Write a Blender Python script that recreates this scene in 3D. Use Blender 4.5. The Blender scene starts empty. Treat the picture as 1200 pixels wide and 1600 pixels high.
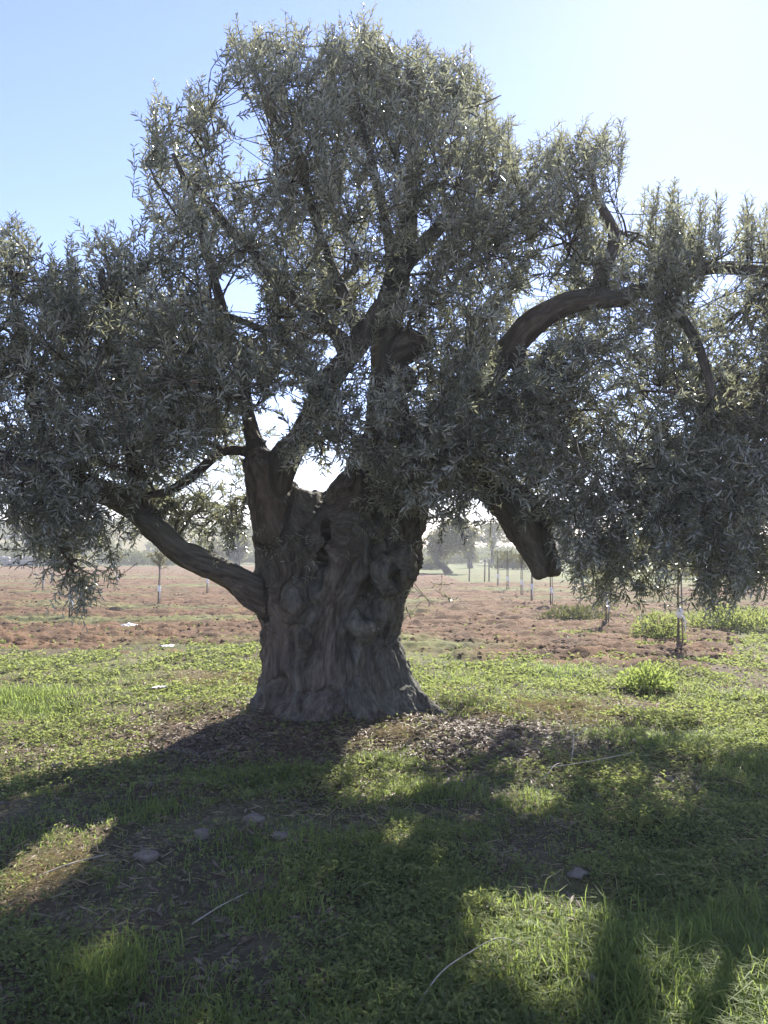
import bpy, math, random
import numpy as np
from mathutils import Vector

random.seed(7)
R = np.random.default_rng(11)
scene = bpy.context.scene
COL = scene.collection

# ------------------------------------------------------------------ camera model (photo 1200 x 1600)
F, HZ, CAMH = 1209.0, 862.0, 1.6
PITCH = math.atan((HZ - 800) / F)
FW = np.array([0, math.cos(PITCH), math.sin(PITCH)])
UP = np.array([0, -math.sin(PITCH), math.cos(PITCH)])
RT = np.array([1.0, 0, 0])
CAM = np.array([0, 0, CAMH])

def ray(px, py):
    return RT * ((px - 600) / F) + UP * ((800 - py) / F) + FW
def P(px, py, Y):
    r = ray(px, py)
    return CAM + r * (Y / r[1])
def G(px, py):
    r = ray(px, py)
    return CAM + r * (CAMH / -r[2])
def proj(p):
    q = np.atleast_2d(p) - CAM
    d = np.maximum(q @ FW, 1e-3)
    return 600 + F * (q @ RT) / d, 800 - F * (q @ UP) / d

SUN_AZ, SUN_EL = math.radians(22.5), math.radians(38.0)
SUN = np.array([math.sin(SUN_AZ) * math.cos(SUN_EL), math.cos(SUN_AZ) * math.cos(SUN_EL), math.sin(SUN_EL)])

def inside(poly, x, y):
    x = np.asarray(x, float); y = np.asarray(y, float)
    r = np.zeros(x.shape, bool)
    n = len(poly)
    for i in range(n):
        x1, y1 = poly[i]; x2, y2 = poly[(i + 1) % n]
        if y1 == y2: continue
        c = ((y1 > y) != (y2 > y)) & (x < (x2 - x1) * (y - y1) / (y2 - y1) + x1)
        r ^= c
    return r

class Mask:
    """polygons of the picture plane rastered once, for quick look-ups"""
    def __init__(s, polys):
        s.x0, s.y0, s.st = -600, -600, 3
        xs = np.arange(s.x0, 1801, s.st); ys = np.arange(s.y0, 1801, s.st)
        X, Y = np.meshgrid(xs, ys); s.m = np.zeros(X.shape, bool)
        for p in polys: s.m |= inside(p, X, Y)
    def grow(s, n):
        for _ in range(n):
            m = s.m.copy()
            m[1:] |= s.m[:-1]; m[:-1] |= s.m[1:]; m[:, 1:] |= s.m[:, :-1]; m[:, :-1] |= s.m[:, 1:]
            s.m = m
        return s
    def __call__(s, x, y):
        i = ((y - s.y0) / s.st + .5).astype(int); j = ((x - s.x0) / s.st + .5).astype(int)
        ok = (i >= 0) & (j >= 0) & (i < s.m.shape[0]) & (j < s.m.shape[1])
        return ok & s.m[np.where(ok, i, 0), np.where(ok, j, 0)]

# ------------------------------------------------------------------ noise
def _h(ix, iy, iz, s):
    with np.errstate(over='ignore'):
        n = (ix.astype(np.uint32) * np.uint32(374761393) + iy.astype(np.uint32) * np.uint32(668265263)
             + iz.astype(np.uint32) * np.uint32(2147483647) + np.uint32((s * 974711) & 0xffffffff))
        n = (n ^ (n >> np.uint32(13))) * np.uint32(1274126177)
        n = n ^ (n >> np.uint32(16))
        n = n * np.uint32(2246822519); n ^= n >> np.uint32(15)
    return n.astype(np.float64) / 4294967295.0
def vnoise(p, s=0):
    p = np.asarray(p, float)
    if p.shape[1] == 2: p = np.column_stack([p, np.zeros(len(p))])
    i = np.floor(p).astype(np.int64); f = p - i
    f = f * f * (3 - 2 * f)
    out = 0
    for dx in (0, 1):
        for dy in (0, 1):
            for dz in (0, 1):
                w = ((f[:, 0] if dx else 1 - f[:, 0]) * (f[:, 1] if dy else 1 - f[:, 1]) * (f[:, 2] if dz else 1 - f[:, 2]))
                out = out + w * _h(i[:, 0] + dx, i[:, 1] + dy, i[:, 2] + dz, s)
    return out * 2 - 1
def fbm(p, s=0, o=4, g=0.5, l=2.03):
    a, t, out = 1.0, 0.0, 0
    p = np.asarray(p, float)
    for k in range(o):
        out = out + a * vnoise(p, s + k * 17); t += a
        a *= g; p = p * l + 13.7
    return out / t

# ------------------------------------------------------------------ mesh building
def mk_mesh(name, V, quads=None, tris=None, mats=(), mat_idx=None, smooth=False, attrs=None):
    me = bpy.data.meshes.new(name)
    V = np.asarray(V, np.float32).reshape(-1, 3)
    quads = np.zeros((0, 4), np.int32) if quads is None else np.asarray(quads, np.int32).reshape(-1, 4)
    tris = np.zeros((0, 3), np.int32) if tris is None else np.asarray(tris, np.int32).reshape(-1, 3)
    nq, nt = len(quads), len(tris)
    me.vertices.add(len(V)); me.vertices.foreach_set('co', V.ravel())
    me.loops.add(nq * 4 + nt * 3)
    me.loops.foreach_set('vertex_index', np.concatenate([quads.ravel(), tris.ravel()]).astype(np.int32))
    me.polygons.add(nq + nt)
    st = np.concatenate([np.arange(nq) * 4, nq * 4 + np.arange(nt) * 3]).astype(np.int32)
    me.polygons.foreach_set('loop_start', st)
    for m in mats: me.materials.append(m)
    if mat_idx is not None: me.polygons.foreach_set('material_index', np.asarray(mat_idx, np.int32))
    me.update(calc_edges=True)
    me.polygons.foreach_set('use_smooth', np.full(nq + nt, smooth, bool))
    for k, a in (attrs or {}).items():
        a = np.asarray(a, np.float32)
        t = 'FLOAT_VECTOR' if a.ndim == 2 else 'FLOAT'
        at = me.attributes.new(k, t, 'POINT')
        at.data.foreach_set('vector' if a.ndim == 2 else 'value', a.ravel())
    return me

def link(name, me, parent=None, loc=None):
    o = bpy.data.objects.new(name, me); COL.objects.link(o)
    if parent is not None: o.parent = parent
    if loc is not None: o.location = loc
    return o
def thing(name, label, cat, loc=(0, 0, 0), group=None, rz=0):
    o = bpy.data.objects.new(name, None); COL.objects.link(o)
    o.location = loc; o.rotation_euler = (0, 0, rz); o.empty_display_size = 0.2
    o['label'] = label; o['category'] = cat
    if group: o['group'] = group
    return o
def tag(o, label=None, cat=None, group=None, kind=None):
    if label: o['label'] = label
    if cat: o['category'] = cat
    if group: o['group'] = group
    if kind: o['kind'] = kind
    return o

def nrm(v):
    v = np.asarray(v, float)
    return v / np.maximum(np.linalg.norm(v, axis=-1, keepdims=True), 1e-9)

def catmull(pts, n):
    pts = np.asarray(pts, float)
    a = np.vstack([2 * pts[0] - pts[1], pts, 2 * pts[-1] - pts[-2]])
    out = []
    for i in range(1, len(a) - 2):
        p0, p1, p2, p3 = a[i - 1], a[i], a[i + 1], a[i + 2]
        for t in np.linspace(0, 1, n, endpoint=False):
            out.append(0.5 * ((2 * p1) + (-p0 + p2) * t + (2 * p0 - 5 * p1 + 4 * p2 - p3) * t * t + (-p0 + 3 * p1 - 3 * p2 + p3) * t ** 3))
    out.append(pts[-1])
    return np.array(out)

def tube(path, rad, n=10):
    """one capped tube -> V, quads, tris"""
    path = np.asarray(path, float); rad = np.broadcast_to(np.asarray(rad, float), (len(path),))
    T = nrm(np.gradient(path, axis=0))
    ref = np.array([0, 0, 1.0]) if abs(T[0][2]) < 0.9 else np.array([1.0, 0, 0])
    u = nrm(np.cross(T[0], ref)); V = []
    ang = np.arange(n) * 2 * math.pi / n
    for k in range(len(path)):
        u = nrm(u - T[k] * (u @ T[k])); w = np.cross(T[k], u)
        V.append(path[k] + rad[k] * (np.cos(ang)[:, None] * u + np.sin(ang)[:, None] * w))
    V = np.vstack(V); S = len(path)
    q = []
    for k in range(S - 1):
        for j in range(n):
            j2 = (j + 1) % n
            q.append((k * n + j, k * n + j2, (k + 1) * n + j2, (k + 1) * n + j))
    V = np.vstack([V, path[0], path[-1]])
    t = [(S * n, (j + 1) % n, j) for j in range(n)] + [(S * n + 1, (S - 1) * n + j, (S - 1) * n + (j + 1) % n) for j in range(n)]
    return V, np.array(q), np.array(t)

class Acc:
    def __init__(s): s.V = []; s.Q = []; s.T = []; s.n = 0
    def add(s, V, Q=None, T=None):
        s.V.append(V)
        if Q is not None and len(Q): s.Q.append(np.asarray(Q) + s.n)
        if T is not None and len(T): s.T.append(np.asarray(T) + s.n)
        s.n += len(V)
    def get(s):
        return (np.vstack(s.V), np.vstack(s.Q) if s.Q else None, np.vstack(s.T) if s.T else None)

def batch_tubes(paths, rads, n=3):
    """paths (T,S,3), rads (T,S) -> V, quads (open ended thin tubes)"""
    T_, S = paths.shape[:2]
    d = nrm(paths[:, -1] - paths[:, 0])
    ref = np.where(np.abs(d[:, 2:3]) < 0.9, np.array([[0, 0, 1.0]]), np.array([[1.0, 0, 0]]))
    u = nrm(np.cross(d, ref)); w = np.cross(d, u)
    ang = np.arange(n) * 2 * math.pi / n
    ring = np.cos(ang)[None, :, None] * u[:, None, :] + np.sin(ang)[None, :, None] * w[:, None, :]
    V = paths[:, :, None, :] + rads[:, :, None, None] * ring[:, None, :, :]
    idx = np.arange(T_ * S * n).reshape(T_, S, n)
    nx = np.roll(idx, -1, axis=2)
    Q = np.stack([idx[:, :-1], nx[:, :-1], nx[:, 1:], idx[:, 1:]], axis=-1).reshape(-1, 4)
    return V.reshape(-1, 3), Q

def leaf_mesh(o, d, nn, L, Wd, rnd, fold=0.22, bend=0.12):
    """folded lanceolate leaves: 6 verts, 2 quads each"""
    s = np.cross(nn, d); L = L[:, None]; Wd = Wd[:, None]
    base = o; tip = o + d * L - nn * L * bend
    up = nn * Wd * fold
    l1 = o + d * L * .30 + s * Wd * .5 + up; l2 = o + d * L * .68 + s * Wd * .42 + up - nn * L * bend * .4
    r1 = o + d * L * .30 - s * Wd * .5 + up; r2 = o + d * L * .68 - s * Wd * .42 + up - nn * L * bend * .4
    V = np.stack([base, l1, l2, tip, r2, r1], axis=1).reshape(-1, 3)
    k = np.arange(len(o))[:, None] * 6
    Q = np.vstack([k + np.array([[0, 3, 2, 1]]), k + np.array([[0, 5, 4, 3]])])
    return V, Q, np.repeat(rnd, 6)

# ------------------------------------------------------------------ materials
def mat(name):
    m = bpy.data.materials.new(name); m.use_nodes = True
    nt = m.node_tree; nt.nodes.clear()
    out = nt.nodes.new('ShaderNodeOutputMaterial')
    return m, nt, out
def N(nt, t, **kw):
    n = nt.nodes.new(t)
    for k, v in kw.items():
        if k.startswith('in_'):
            n.inputs[k[3:].replace('_', ' ')].default_value = v
        else: setattr(n, k, v)
    return n
def ramp(nt, stops, fac=None):
    r = nt.nodes.new('ShaderNodeValToRGB')
    e = r.color_ramp.elements
    while len(e) < len(stops): e.new(0.5)
    for i, (p, c) in enumerate(stops):
        e[i].position = p; e[i].color = (*c, 1)
    if fac is not None: nt.links.new(fac, r.inputs[0])
    return r
def mix(nt, fac, a, b):
    m = nt.nodes.new('ShaderNodeMix'); m.data_type = 'RGBA'
    for i, s in ((0, fac), (6, a), (7, b)):
        if hasattr(s, 'is_linked'): nt.links.new(s, m.inputs[i])
        else: m.inputs[i].default_value = s if i == 0 else (*s, 1)
    return m.outputs[2]

def leaf_material(name, top, top2, under, trans, tmix=0.3, rough=0.38, odd=None, spec=0.5):
    m, nt, out = mat(name)
    at = N(nt, 'ShaderNodeAttribute', attribute_name='rnd')
    stops = [(0.0, top), (0.9, top2)]
    if odd: stops = [(0.0, top), (0.965, top2), (0.985, odd)]
    c = ramp(nt, stops, at.outputs['Fac'])
    geo = N(nt, 'ShaderNodeNewGeometry')
    col = mix(nt, geo.outputs['Backfacing'], c.outputs[0], under)
    b = N(nt, 'ShaderNodeBsdfPrincipled'); b.inputs['Roughness'].default_value = rough
    b.inputs['Specular IOR Level'].default_value = spec
    nt.links.new(col, b.inputs['Base Color'])
    t = N(nt, 'ShaderNodeBsdfTranslucent'); t.inputs[0].default_value = (*trans, 1)
    ms = N(nt, 'ShaderNodeMixShader'); ms.inputs[0].default_value = tmix
    nt.links.new(b.outputs[0], ms.inputs[1]); nt.links.new(t.outputs[0], ms.inputs[2])
    nt.links.new(ms.outputs[0], out.inputs[0])
    return m

M_LEAF = leaf_material('olive_leaf', (.10, .112, .07), (.13, .14, .095), (.43, .44, .365), (.30, .31, .18), .38, .29, (.30, .11, .03), spec=1.0)
M_LEAF_FAR = leaf_material('distant_olive_leaf', (.10, .11, .035), (.17, .165, .06), (.22, .21, .11), (.22, .21, .06), .3, .5)
M_SCRUB = leaf_material('scrub_leaf', (.08, .095, .035), (.16, .16, .06), (.14, .15, .06), (.16, .17, .05), .3, .6)
M_GRASS = leaf_material('grass_blade', (.085, .15, .03), (.18, .21, .055), (.12, .17, .045), (.30, .38, .09), .55, .6, spec=.25)
M_WEED = leaf_material('weed_leaf', (.09, .13, .038), (.17, .18, .065), (.14, .17, .065), (.30, .34, .10), .5, .6, spec=.3)
M_BUSHWEED = leaf_material('bright_weed_leaf', (.15, .20, .055), (.24, .27, .09), (.20, .24, .09), (.33, .40, .10), .5, .6)
M_STRAW = leaf_material('dry_straw', (.26, .20, .10), (.42, .35, .20), (.36, .30, .17), (.35, .28, .14), .2, .5)
M_LITTER = leaf_material('leaf_litter', (.10, .065, .035), (.22, .16, .10), (.17, .14, .10), (.10, .06, .02), .1, .6)

def bark_material(name='olive_bark', dark=(.035, .027, .021), mid=(.10, .087, .075), light=(.19, .165, .14), co='bark_co'):
    m, nt, out = mat(name)
    if co:
        at = N(nt, 'ShaderNodeAttribute', attribute_name=co); v = at.outputs['Vector']
    else:
        v = N(nt, 'ShaderNodeTexCoord').outputs['Object']
    n1 = N(nt, 'ShaderNodeTexNoise', in_Scale=9.0, in_Detail=8.0, in_Roughness=.62)
    n2 = N(nt, 'ShaderNodeTexNoise', in_Scale=42.0, in_Detail=6.0, in_Roughness=.65)
    n3 = N(nt, 'ShaderNodeTexNoise', in_Scale=2.3, in_Detail=3.0)
    for n in (n1, n2, n3): nt.links.new(v, n.inputs['Vector'])
    s = N(nt, 'ShaderNodeMath', operation='MULTIPLY_ADD'); s.inputs[1].default_value = .45
    nt.links.new(n2.outputs[0], s.inputs[0]); 
    s2 = N(nt, 'ShaderNodeMath', operation='MULTIPLY'); s2.inputs[1].default_value = .55
    nt.links.new(n1.outputs[0], s2.inputs[0]); nt.links.new(s2.outputs[0], s.inputs[2])
    r = ramp(nt, [(.38, dark), (.50, mid), (.62, light)], s.outputs[0])
    r3 = ramp(nt, [(.4, (1.0, .95, .88)), (.62, (.86, .98, .92))], n3.outputs[0])
    mu = N(nt, 'ShaderNodeMix', data_type='RGBA', blend_type='MULTIPLY'); mu.inputs[0].default_value = 1
    nt.links.new(r.outputs[0], mu.inputs[6]); nt.links.new(r3.outputs[0], mu.inputs[7])
    b = N(nt, 'ShaderNodeBsdfPrincipled'); b.inputs['Roughness'].default_value = .88
    b.inputs['Specular IOR Level'].default_value = .25
    nt.links.new(mu.outputs[2], b.inputs['Base Color'])
    bp = N(nt, 'ShaderNodeBump'); bp.inputs['Strength'].default_value = .9; bp.inputs['Distance'].default_value = .035
    nt.links.new(s.outputs[0], bp.inputs['Height']); nt.links.new(bp.outputs[0], b.inputs['Normal'])
    nt.links.new(b.outputs[0], out.inputs[0])
    return m
M_BARK = bark_material()
M_TWIG = bark_material('olive_twig', (.05, .042, .034), (.10, .085, .068), (.16, .14, .115), None)

def simple(name, c1, c2, scale=20, rough=.8, bump=.3, dist=.01):
    m, nt, out = mat(name)
    tc = N(nt, 'ShaderNodeTexCoord')
    n = N(nt, 'ShaderNodeTexNoise', in_Scale=scale, in_Detail=6.0, in_Roughness=.6)
    nt.links.new(tc.outputs['Object'], n.inputs['Vector'])
    r = ramp(nt, [(.35, c1), (.68, c2)], n.outputs[0])
    b = N(nt, 'ShaderNodeBsdfPrincipled'); b.inputs['Roughness'].default_value = rough
    nt.links.new(r.outputs[0], b.inputs['Base Color'])
    bp = N(nt, 'ShaderNodeBump'); bp.inputs['Strength'].default_value = bump; bp.inputs['Distance'].default_value = dist
    nt.links.new(n.outputs[0], bp.inputs['Height']); nt.links.new(bp.outputs[0], b.inputs['Normal'])
    nt.links.new(b.outputs[0], out.inputs[0])
    return m
M_STONE = simple('limestone', (.12, .098, .072), (.23, .19, .145), 14, .85, .5)
M_STAKE = simple('weathered_wood', (.16, .13, .10), (.30, .26, .21), 30, .85)
M_TIE = simple('white_tie', (.72, .72, .70), (.84, .84, .82), 12, .5)
M_SCRAP = simple('white_scrap', (.45, .44, .42), (.66, .65, .62), 12, .6)
M_STICK = simple('dry_stalk', (.30, .25, .17), (.52, .46, .34), 25, .7)
M_SPOT = simple('pale_trunk_spot', (.16, .13, .11), (.30, .26, .22), 60, .9)
M_WALLSTONE = simple('field_wall_stone', (.17, .16, .15), (.36, .34, .31), 6, .9, .8, .1)

def soil_material(name, a, b_, c, grass=None, grass2=None):
    m, nt, out = mat(name)
    tc = N(nt, 'ShaderNodeTexCoord')
    n1 = N(nt, 'ShaderNodeTexNoise', in_Scale=1.1, in_Detail=6.0, in_Roughness=.6)
    n2 = N(nt, 'ShaderNodeTexNoise', in_Scale=24.0, in_Detail=8.0, in_Roughness=.7)
    for n in (n1, n2): nt.links.new(tc.outputs['Object'], n.inputs['Vector'])
    r1 = ramp(nt, [(.3, a), (.5, b_), (.72, c)], n2.outputs[0])
    col = r1.outputs[0]
    if grass:
        at = N(nt, 'ShaderNodeAttribute', attribute_name='green')
        g = ramp(nt, [(.3, grass), (.7, grass2)], n2.outputs[0])
        col = mix(nt, at.outputs['Fac'], col, g.outputs[0])
    r2 = ramp(nt, [(.36, (.66, .66, .68)), (.64, (1.15, 1.1, 1.05))], n1.outputs[0])
    mu = N(nt, 'ShaderNodeMix', data_type='RGBA', blend_type='MULTIPLY'); mu.inputs[0].default_value = 1
    nt.links.new(col, mu.inputs[6]); nt.links.new(r2.outputs[0], mu.inputs[7])
    b = N(nt, 'ShaderNodeBsdfPrincipled'); b.inputs['Roughness'].default_value = .95
    b.inputs['Specular IOR Level'].default_value = .15
    nt.links.new(mu.outputs[2], b.inputs['Base Color'])
    bp = N(nt, 'ShaderNodeBump'); bp.inputs['Strength'].default_value = .8; bp.inputs['Distance'].default_value = .03
    nt.links.new(n2.outputs[0], bp.inputs['Height']); nt.links.new(bp.outputs[0], b.inputs['Normal'])
    nt.links.new(b.outputs[0], out.inputs[0])
    return m
M_GROUND = soil_material('meadow_soil', (.07, .048, .032), (.125, .09, .06), (.20, .155, .11), (.075, .10, .03), (.15, .17, .06))
M_FIELD = soil_material('tilled_red_soil', (.062, .038, .021), (.135, .078, .040), (.215, .148, .094), (.10, .12, .04), (.17, .175, .075))
M_HILL = soil_material('scrub_hill_soil', (.13, .12, .06), (.20, .18, .09), (.28, .25, .15))

# ------------------------------------------------------------------ ground
TC = np.array([-0.42, 7.6])          # trunk foot
def bare(xy):
    """1 where the litter under the tree keeps the grass away"""
    d = xy - TC
    e = np.sqrt(((d[:, 0] - .35) / 2.0) ** 2 + ((d[:, 1] + .95) / .8) ** 2) + .35 * fbm(xy * 1.7, 5, 3)
    return np.clip((1.25 - e) * 3, 0, 1)
def ground_h(xy):
    h = .05 * fbm(xy * .6, 1, 3) + .045 * fbm(xy * 2.6, 2, 3)
    near = np.clip((30 - xy[:, 1]) / 20, 0, 1)
    h = h + near * .022 * fbm(xy * 9, 3, 3)
    d = np.linalg.norm((xy - TC) * np.array([.75, 1]), axis=1)
    h = h + .15 * np.exp(-(d / 1.25) ** 2)
    return h
def field_edge(x):
    """distance where the tilled soil starts"""
    p = np.column_stack([x, np.zeros_like(x)])
    return 13.0 + .8 * fbm(p * .5, 31, 3) - np.clip(x - .5, 0, 4) * .55 + np.clip(x - 4.2, 0, 30) * 1.6
def field_far(x):
    return np.where(x < 4, 84 - np.clip(x + 2, 0, 6) * 5.5, 42.0) 
def field_mask(xy):
    a = np.clip((xy[:, 1] - field_edge(xy[:, 0]) + 1.1 * fbm(xy * 1.3, 33, 4)) / 1.2 + .5, 0, 1)
    b = np.clip((field_far(xy[:, 0]) - xy[:, 1]) / 2 + 1.5 * fbm(xy * .3, 35, 3), 0, 1)
    return a * b

def axis(a0, a1, st, lo, hi, g):
    c = list(np.arange(a0, a1, st)); 
    s, v = st, c[-1]
    while v < hi: s *= g; v += s; c.append(v)
    s, v = st, c[0]
    while v > lo: s *= g; v -= s; c.insert(0, v)
    return np.array(c)
def grid_faces(nx, ny):
    i = np.arange(ny - 1)[:, None] * nx + np.arange(nx - 1)[None, :]
    return np.stack([i, i + 1, i + nx + 1, i + nx], -1).reshape(-1, 4)

gx = axis(-3.6, 3.6, .03, -400, 400, 1.03); gy = axis(2.0, 9.5, .03, -60, 420, 1.02)
X, Y = np.meshgrid(gx, gy); XY = np.column_stack([X.ravel(), Y.ravel()])
Z = ground_h(XY)
fm = field_mask(XY)
green = np.clip(.55 + .9 * fbm(XY * 1.1, 8, 4), 0, 1) * (1 - bare(XY))
farg = np.clip((XY[:, 1] - 10) / 6, 0, 1)
green = np.maximum(green * (1 - .35 * (1 - farg)), farg * np.clip(.75 + .6 * fbm(XY * .25, 9, 3), 0, 1))
me = mk_mesh('ground', np.column_stack([XY, Z]), grid_faces(len(gx), len(gy)), mats=[M_GROUND], smooth=True, attrs={'green': green})
tag(link('ground', me), kind='structure')

# tilled field: a fan grid so that the clods stay fine near the tree
rows = [9.6]
while rows[-1] < 88: rows.append(rows[-1] * 1.0042)
rows = np.array(rows); tans = np.linspace(-.95, .95, 720)
FX = rows[:, None] * tans[None, :]; FY = np.repeat(rows[:, None], len(tans), 1)
XY = np.column_stack([FX.ravel(), FY.ravel()])
m = field_mask(XY)
cl = np.abs(fbm(XY * 2.1, 41, 4)); cl2 = np.clip(fbm(XY * 4.5, 43, 3) - .12, 0, 1)
fur = np.sin(XY[:, 1] * 2 * math.pi / .9 + 2.5 * fbm(XY * .5, 47, 2))
rough = np.clip(1.3 - (XY[:, 1] - 12) / 45, .35, 1)
Z = ground_h(XY) + np.where(m > 0, -.05 + .09 * np.minimum(m * 1.6, 1), -.25) + m * rough * (.075 * (cl - .2) + .075 * cl2 + .05 * np.clip(fbm(XY * 11, 44, 3), -.1, 1) + .035 * fur)
gr = np.clip(1.9 * fbm(XY * np.array([.22, .5]), 51, 4) - .2 + .55 * np.clip((XY[:, 0] - 3.4) / 2, 0, 1) + .9 * np.clip((15 - XY[:, 1]) / 4, 0, 1) * (fbm(XY * .9, 53, 3) + .35), 0, .85)
me = mk_mesh('tilled_field', np.column_stack([XY, Z]), grid_faces(len(tans), len(rows)), mats=[M_FIELD], smooth=True, attrs={'green': gr})
tag(link('tilled_field', me), kind='structure')

# low scrub hill behind the field
hx = np.linspace(-330, 330, 160); hy = np.linspace(96, 330, 60)
X, Y = np.meshgrid(hx, hy); XY = np.column_stack([X.ravel(), Y.ravel()])
prof = 7.5 * np.clip((-XY[:, 0] - 2) / 40, 0, 1) ** .8 + 1.2 + 2.2 * np.clip((XY[:, 0] - 60) / 100, 0, 1)
def hill_h(xy):
    prof = 6.0 * np.clip((-xy[:, 0] + 2) / 46, 0, 1) ** .8 + 1.0 + 2.2 * np.clip((xy[:, 0] - 60) / 100, 0, 1)
    ty = np.clip((xy[:, 1] - 98) / 55, 0, 1); ty = ty * ty * (3 - 2 * ty)
    return prof * ty * (1 + .25 * fbm(xy * .03, 61, 3)) + .25 * fbm(xy * .2, 62, 3) * ty - .3 * (1 - ty)
me = mk_mesh('hill', np.column_stack([XY, hill_h(XY)]), grid_faces(len(hx), len(hy)), mats=[M_HILL], smooth=True)
tag(link('hill', me), kind='structure')

# ------------------------------------------------------------------ the old olive tree: wood
tree = thing('olive_tree', 'huge ancient olive tree with fluted trunk and wide silvery crown shading the grass', 'tree', (float(TC[0]), float(TC[1]), 0))
TL = np.array(tree.location)
YT = 7.6
limbs = {}
def limb(name, pts, n=7):
    """pts: (px, py, Y, r)"""
    xyz = np.array([P(a, b, c) for a, b, c, _ in pts]); rr = np.array([q[3] for q in pts])
    path = catmull(np.column_stack([xyz, rr]), n)
    limbs.setdefault(name, []).append((path[:, :3], np.maximum(path[:, 3], .012)))

# trunk made of twisting strands round an ellipse that follows the photographed outline
SLIM = .03
zs = np.array([-.25, .10, .25, .42, .73, .98, 1.23, 1.49, 1.74, 1.99])
xl = np.array([-1.36, -1.24, -1.21, -1.205, -1.205, -1.225, -1.27, -1.265, -1.27, -1.28])
xr = np.array([.54, .42, .32, .27, .17, .17, .23, .35, .39, .39])
NS = 19
for k in range(NS):
    th0 = 2 * math.pi * (k + .3 * R.random()) / NS
    rs = .15 + .11 * R.random()
    pts = []
    tw = .32 * (1 if k % 3 else -.2)
    off = .06 + .07 * R.random()
    for i, z in enumerate(zs):
        cx = (xl[i] + xr[i]) / 2; hw = (xr[i] - xl[i]) / 2 - SLIM; hd = .68 * hw + .13 * max(0, .5 - z)
        r = rs * (1 + .35 * max(0, .35 - z)) + .012 * math.sin(3.1 * z + k)
        th = th0 + tw * z + .08 * math.sin(2.3 * z + 1.7 * k)
        flare = 1 + (.07 * R.random() if z < .2 else 0)
        x = cx + (hw - r) * flare * math.cos(th); y = YT + (hd - r) * flare * math.sin(th)
        pts.append((x + .02 * R.standard_normal(), y + .02 * R.standard_normal(), z, r))
    x, y, z, r = pts[-1]
    if x < -.92: pts += [(-1.05 + .3 * (x + 1.1), y * .35 + .65 * 7.15, 2.25, .12), (-1.06, 7.05, 2.45, .09)]
    elif x > -.42: pts += [(.04 + .62 * (x - .04), y * .6 + .4 * YT, 2.35, .15), (.07 + .4 * (x - .04), y * .4 + .6 * YT, 2.7, .12)]
    else: pts += [(x, y * .8 + .2 * YT, 2.10 + .08 * R.random(), r * .6)]
    pa = catmull(np.array(pts), 5)
    limbs.setdefault('trunk', []).append((pa[:, :3], pa[:, 3]))
limbs['trunk'].append((np.array([[-.45, YT, z] for z in np.linspace(-.2, 1.7, 8)]), np.array([.55, .5, .42, .40, .40, .42, .42, .34])))
limbs['trunk'].append((np.array([P(492, 830, 7.45), P(488, 800, 7.5), P(494, 783, 7.5)]), np.array([.11, .10, .07])))
limbs['trunk'].append((np.array([P(620, 1060, 7.6), P(650, 1095, 7.45), P(690, 1122, 7.3), P(730, 1140, 7.2)]), np.array([.13, .09, .06, .03])))
for (a, b, r) in ((455, 955, .13), (560, 985, .11), (600, 905, .12), (470, 1010, .08), (630, 880, .12)):
    c = P(a, b, 7.08); limbs['trunk'].append((np.array([c + [0, .12, -.10], c + [0.02, .08, .05], c + [0, .14, .16]]), np.array([r * .8, r, r * .7])))

limb('left_stem', [(426, 830, 7.3, .18), (420, 790, 7.15, .18), (417, 760, 7.05, .175), (410, 715, 6.95, .155)])
limb('left_stem', [(425, 765, 7.05, .14), (448, 712, 6.9, .125), (472, 680, 6.8, .105), (492, 635, 6.75, .10), (518, 590, 6.75, .10), (552, 548, 6.75, .095), (585, 500, 6.85, .085), (612, 440, 7.0, .07), (606, 360, 7.1, .05), (585, 270, 7.2, .04), (560, 170, 7.1, .02)])
limb('bent_side_branch', [(415, 725, 6.95, .07), (385, 706, 6.95, .046), (346, 708, 6.95, .036), (300, 745, 6.9, .045), (255, 770, 6.8, .035), (190, 775, 6.7, .02)], 5)
limb('bent_side_branch', [(352, 706, 7.1, .04), (320, 690, 7.0, .032), (270, 683, 6.9, .025), (215, 690, 6.7, .018)], 5)
limb('thin_left_stem', [(408, 720, 6.95, .10), (393, 670, 6.95, .07), (378, 590, 6.95, .055), (352, 500, 6.9, .045), (330, 420, 6.9, .04), (300, 310, 6.7, .03), (270, 240, 6.6, .018)], 5)
limb('leaning_branch', [(550, 548, 6.75, .075), (525, 522, 6.75, .055), (480, 485, 6.8, .05), (432, 442, 6.85, .047), (398, 395, 6.9, .045), (352, 350, 6.8, .036), (300, 280, 6.7, .022)], 5)
limb('leaning_branch', [(500, 610, 6.75, .05), (470, 552, 6.75, .035), (420, 520, 6.8, .03), (350, 490, 6.8, .024), (290, 460, 6.8, .016)], 5)
limb('leaning_branch', [(560, 530, 6.75, .06), (545, 480, 6.85, .05), (520, 420, 6.9, .045), (492, 340, 7.0, .04), (462, 240, 6.95, .032), (420, 160, 6.9, .022), (390, 90, 6.85, .012)], 5)
limb('right_stem', [(602, 820, 7.55, .38), (612, 760, 7.45, .34), (612, 705, 7.3, .27), (608, 640, 7.15, .19), (607, 580, 7.05, .155), (606, 530, 7.0, .14), (612, 470, 7.0, .12), (628, 400, 7.1, .10), (640, 320, 7.2, .075), (645, 230, 7.25, .05), (640, 140, 7.3, .02)])
limb('right_stem', [(608, 560, 7.0, .12), (640, 540, 6.95, .14), (668, 548, 6.95, .08)], 5)
limb('right_stem', [(600, 600, 7.05, .10), (630, 590, 6.95, .12), (640, 610, 6.95, .07)], 5)
limb('right_stem', [(625, 420, 7.1, .08), (690, 350, 7.3, .06), (740, 270, 7.6, .045), (780, 220, 7.6, .025)], 5)
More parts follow.
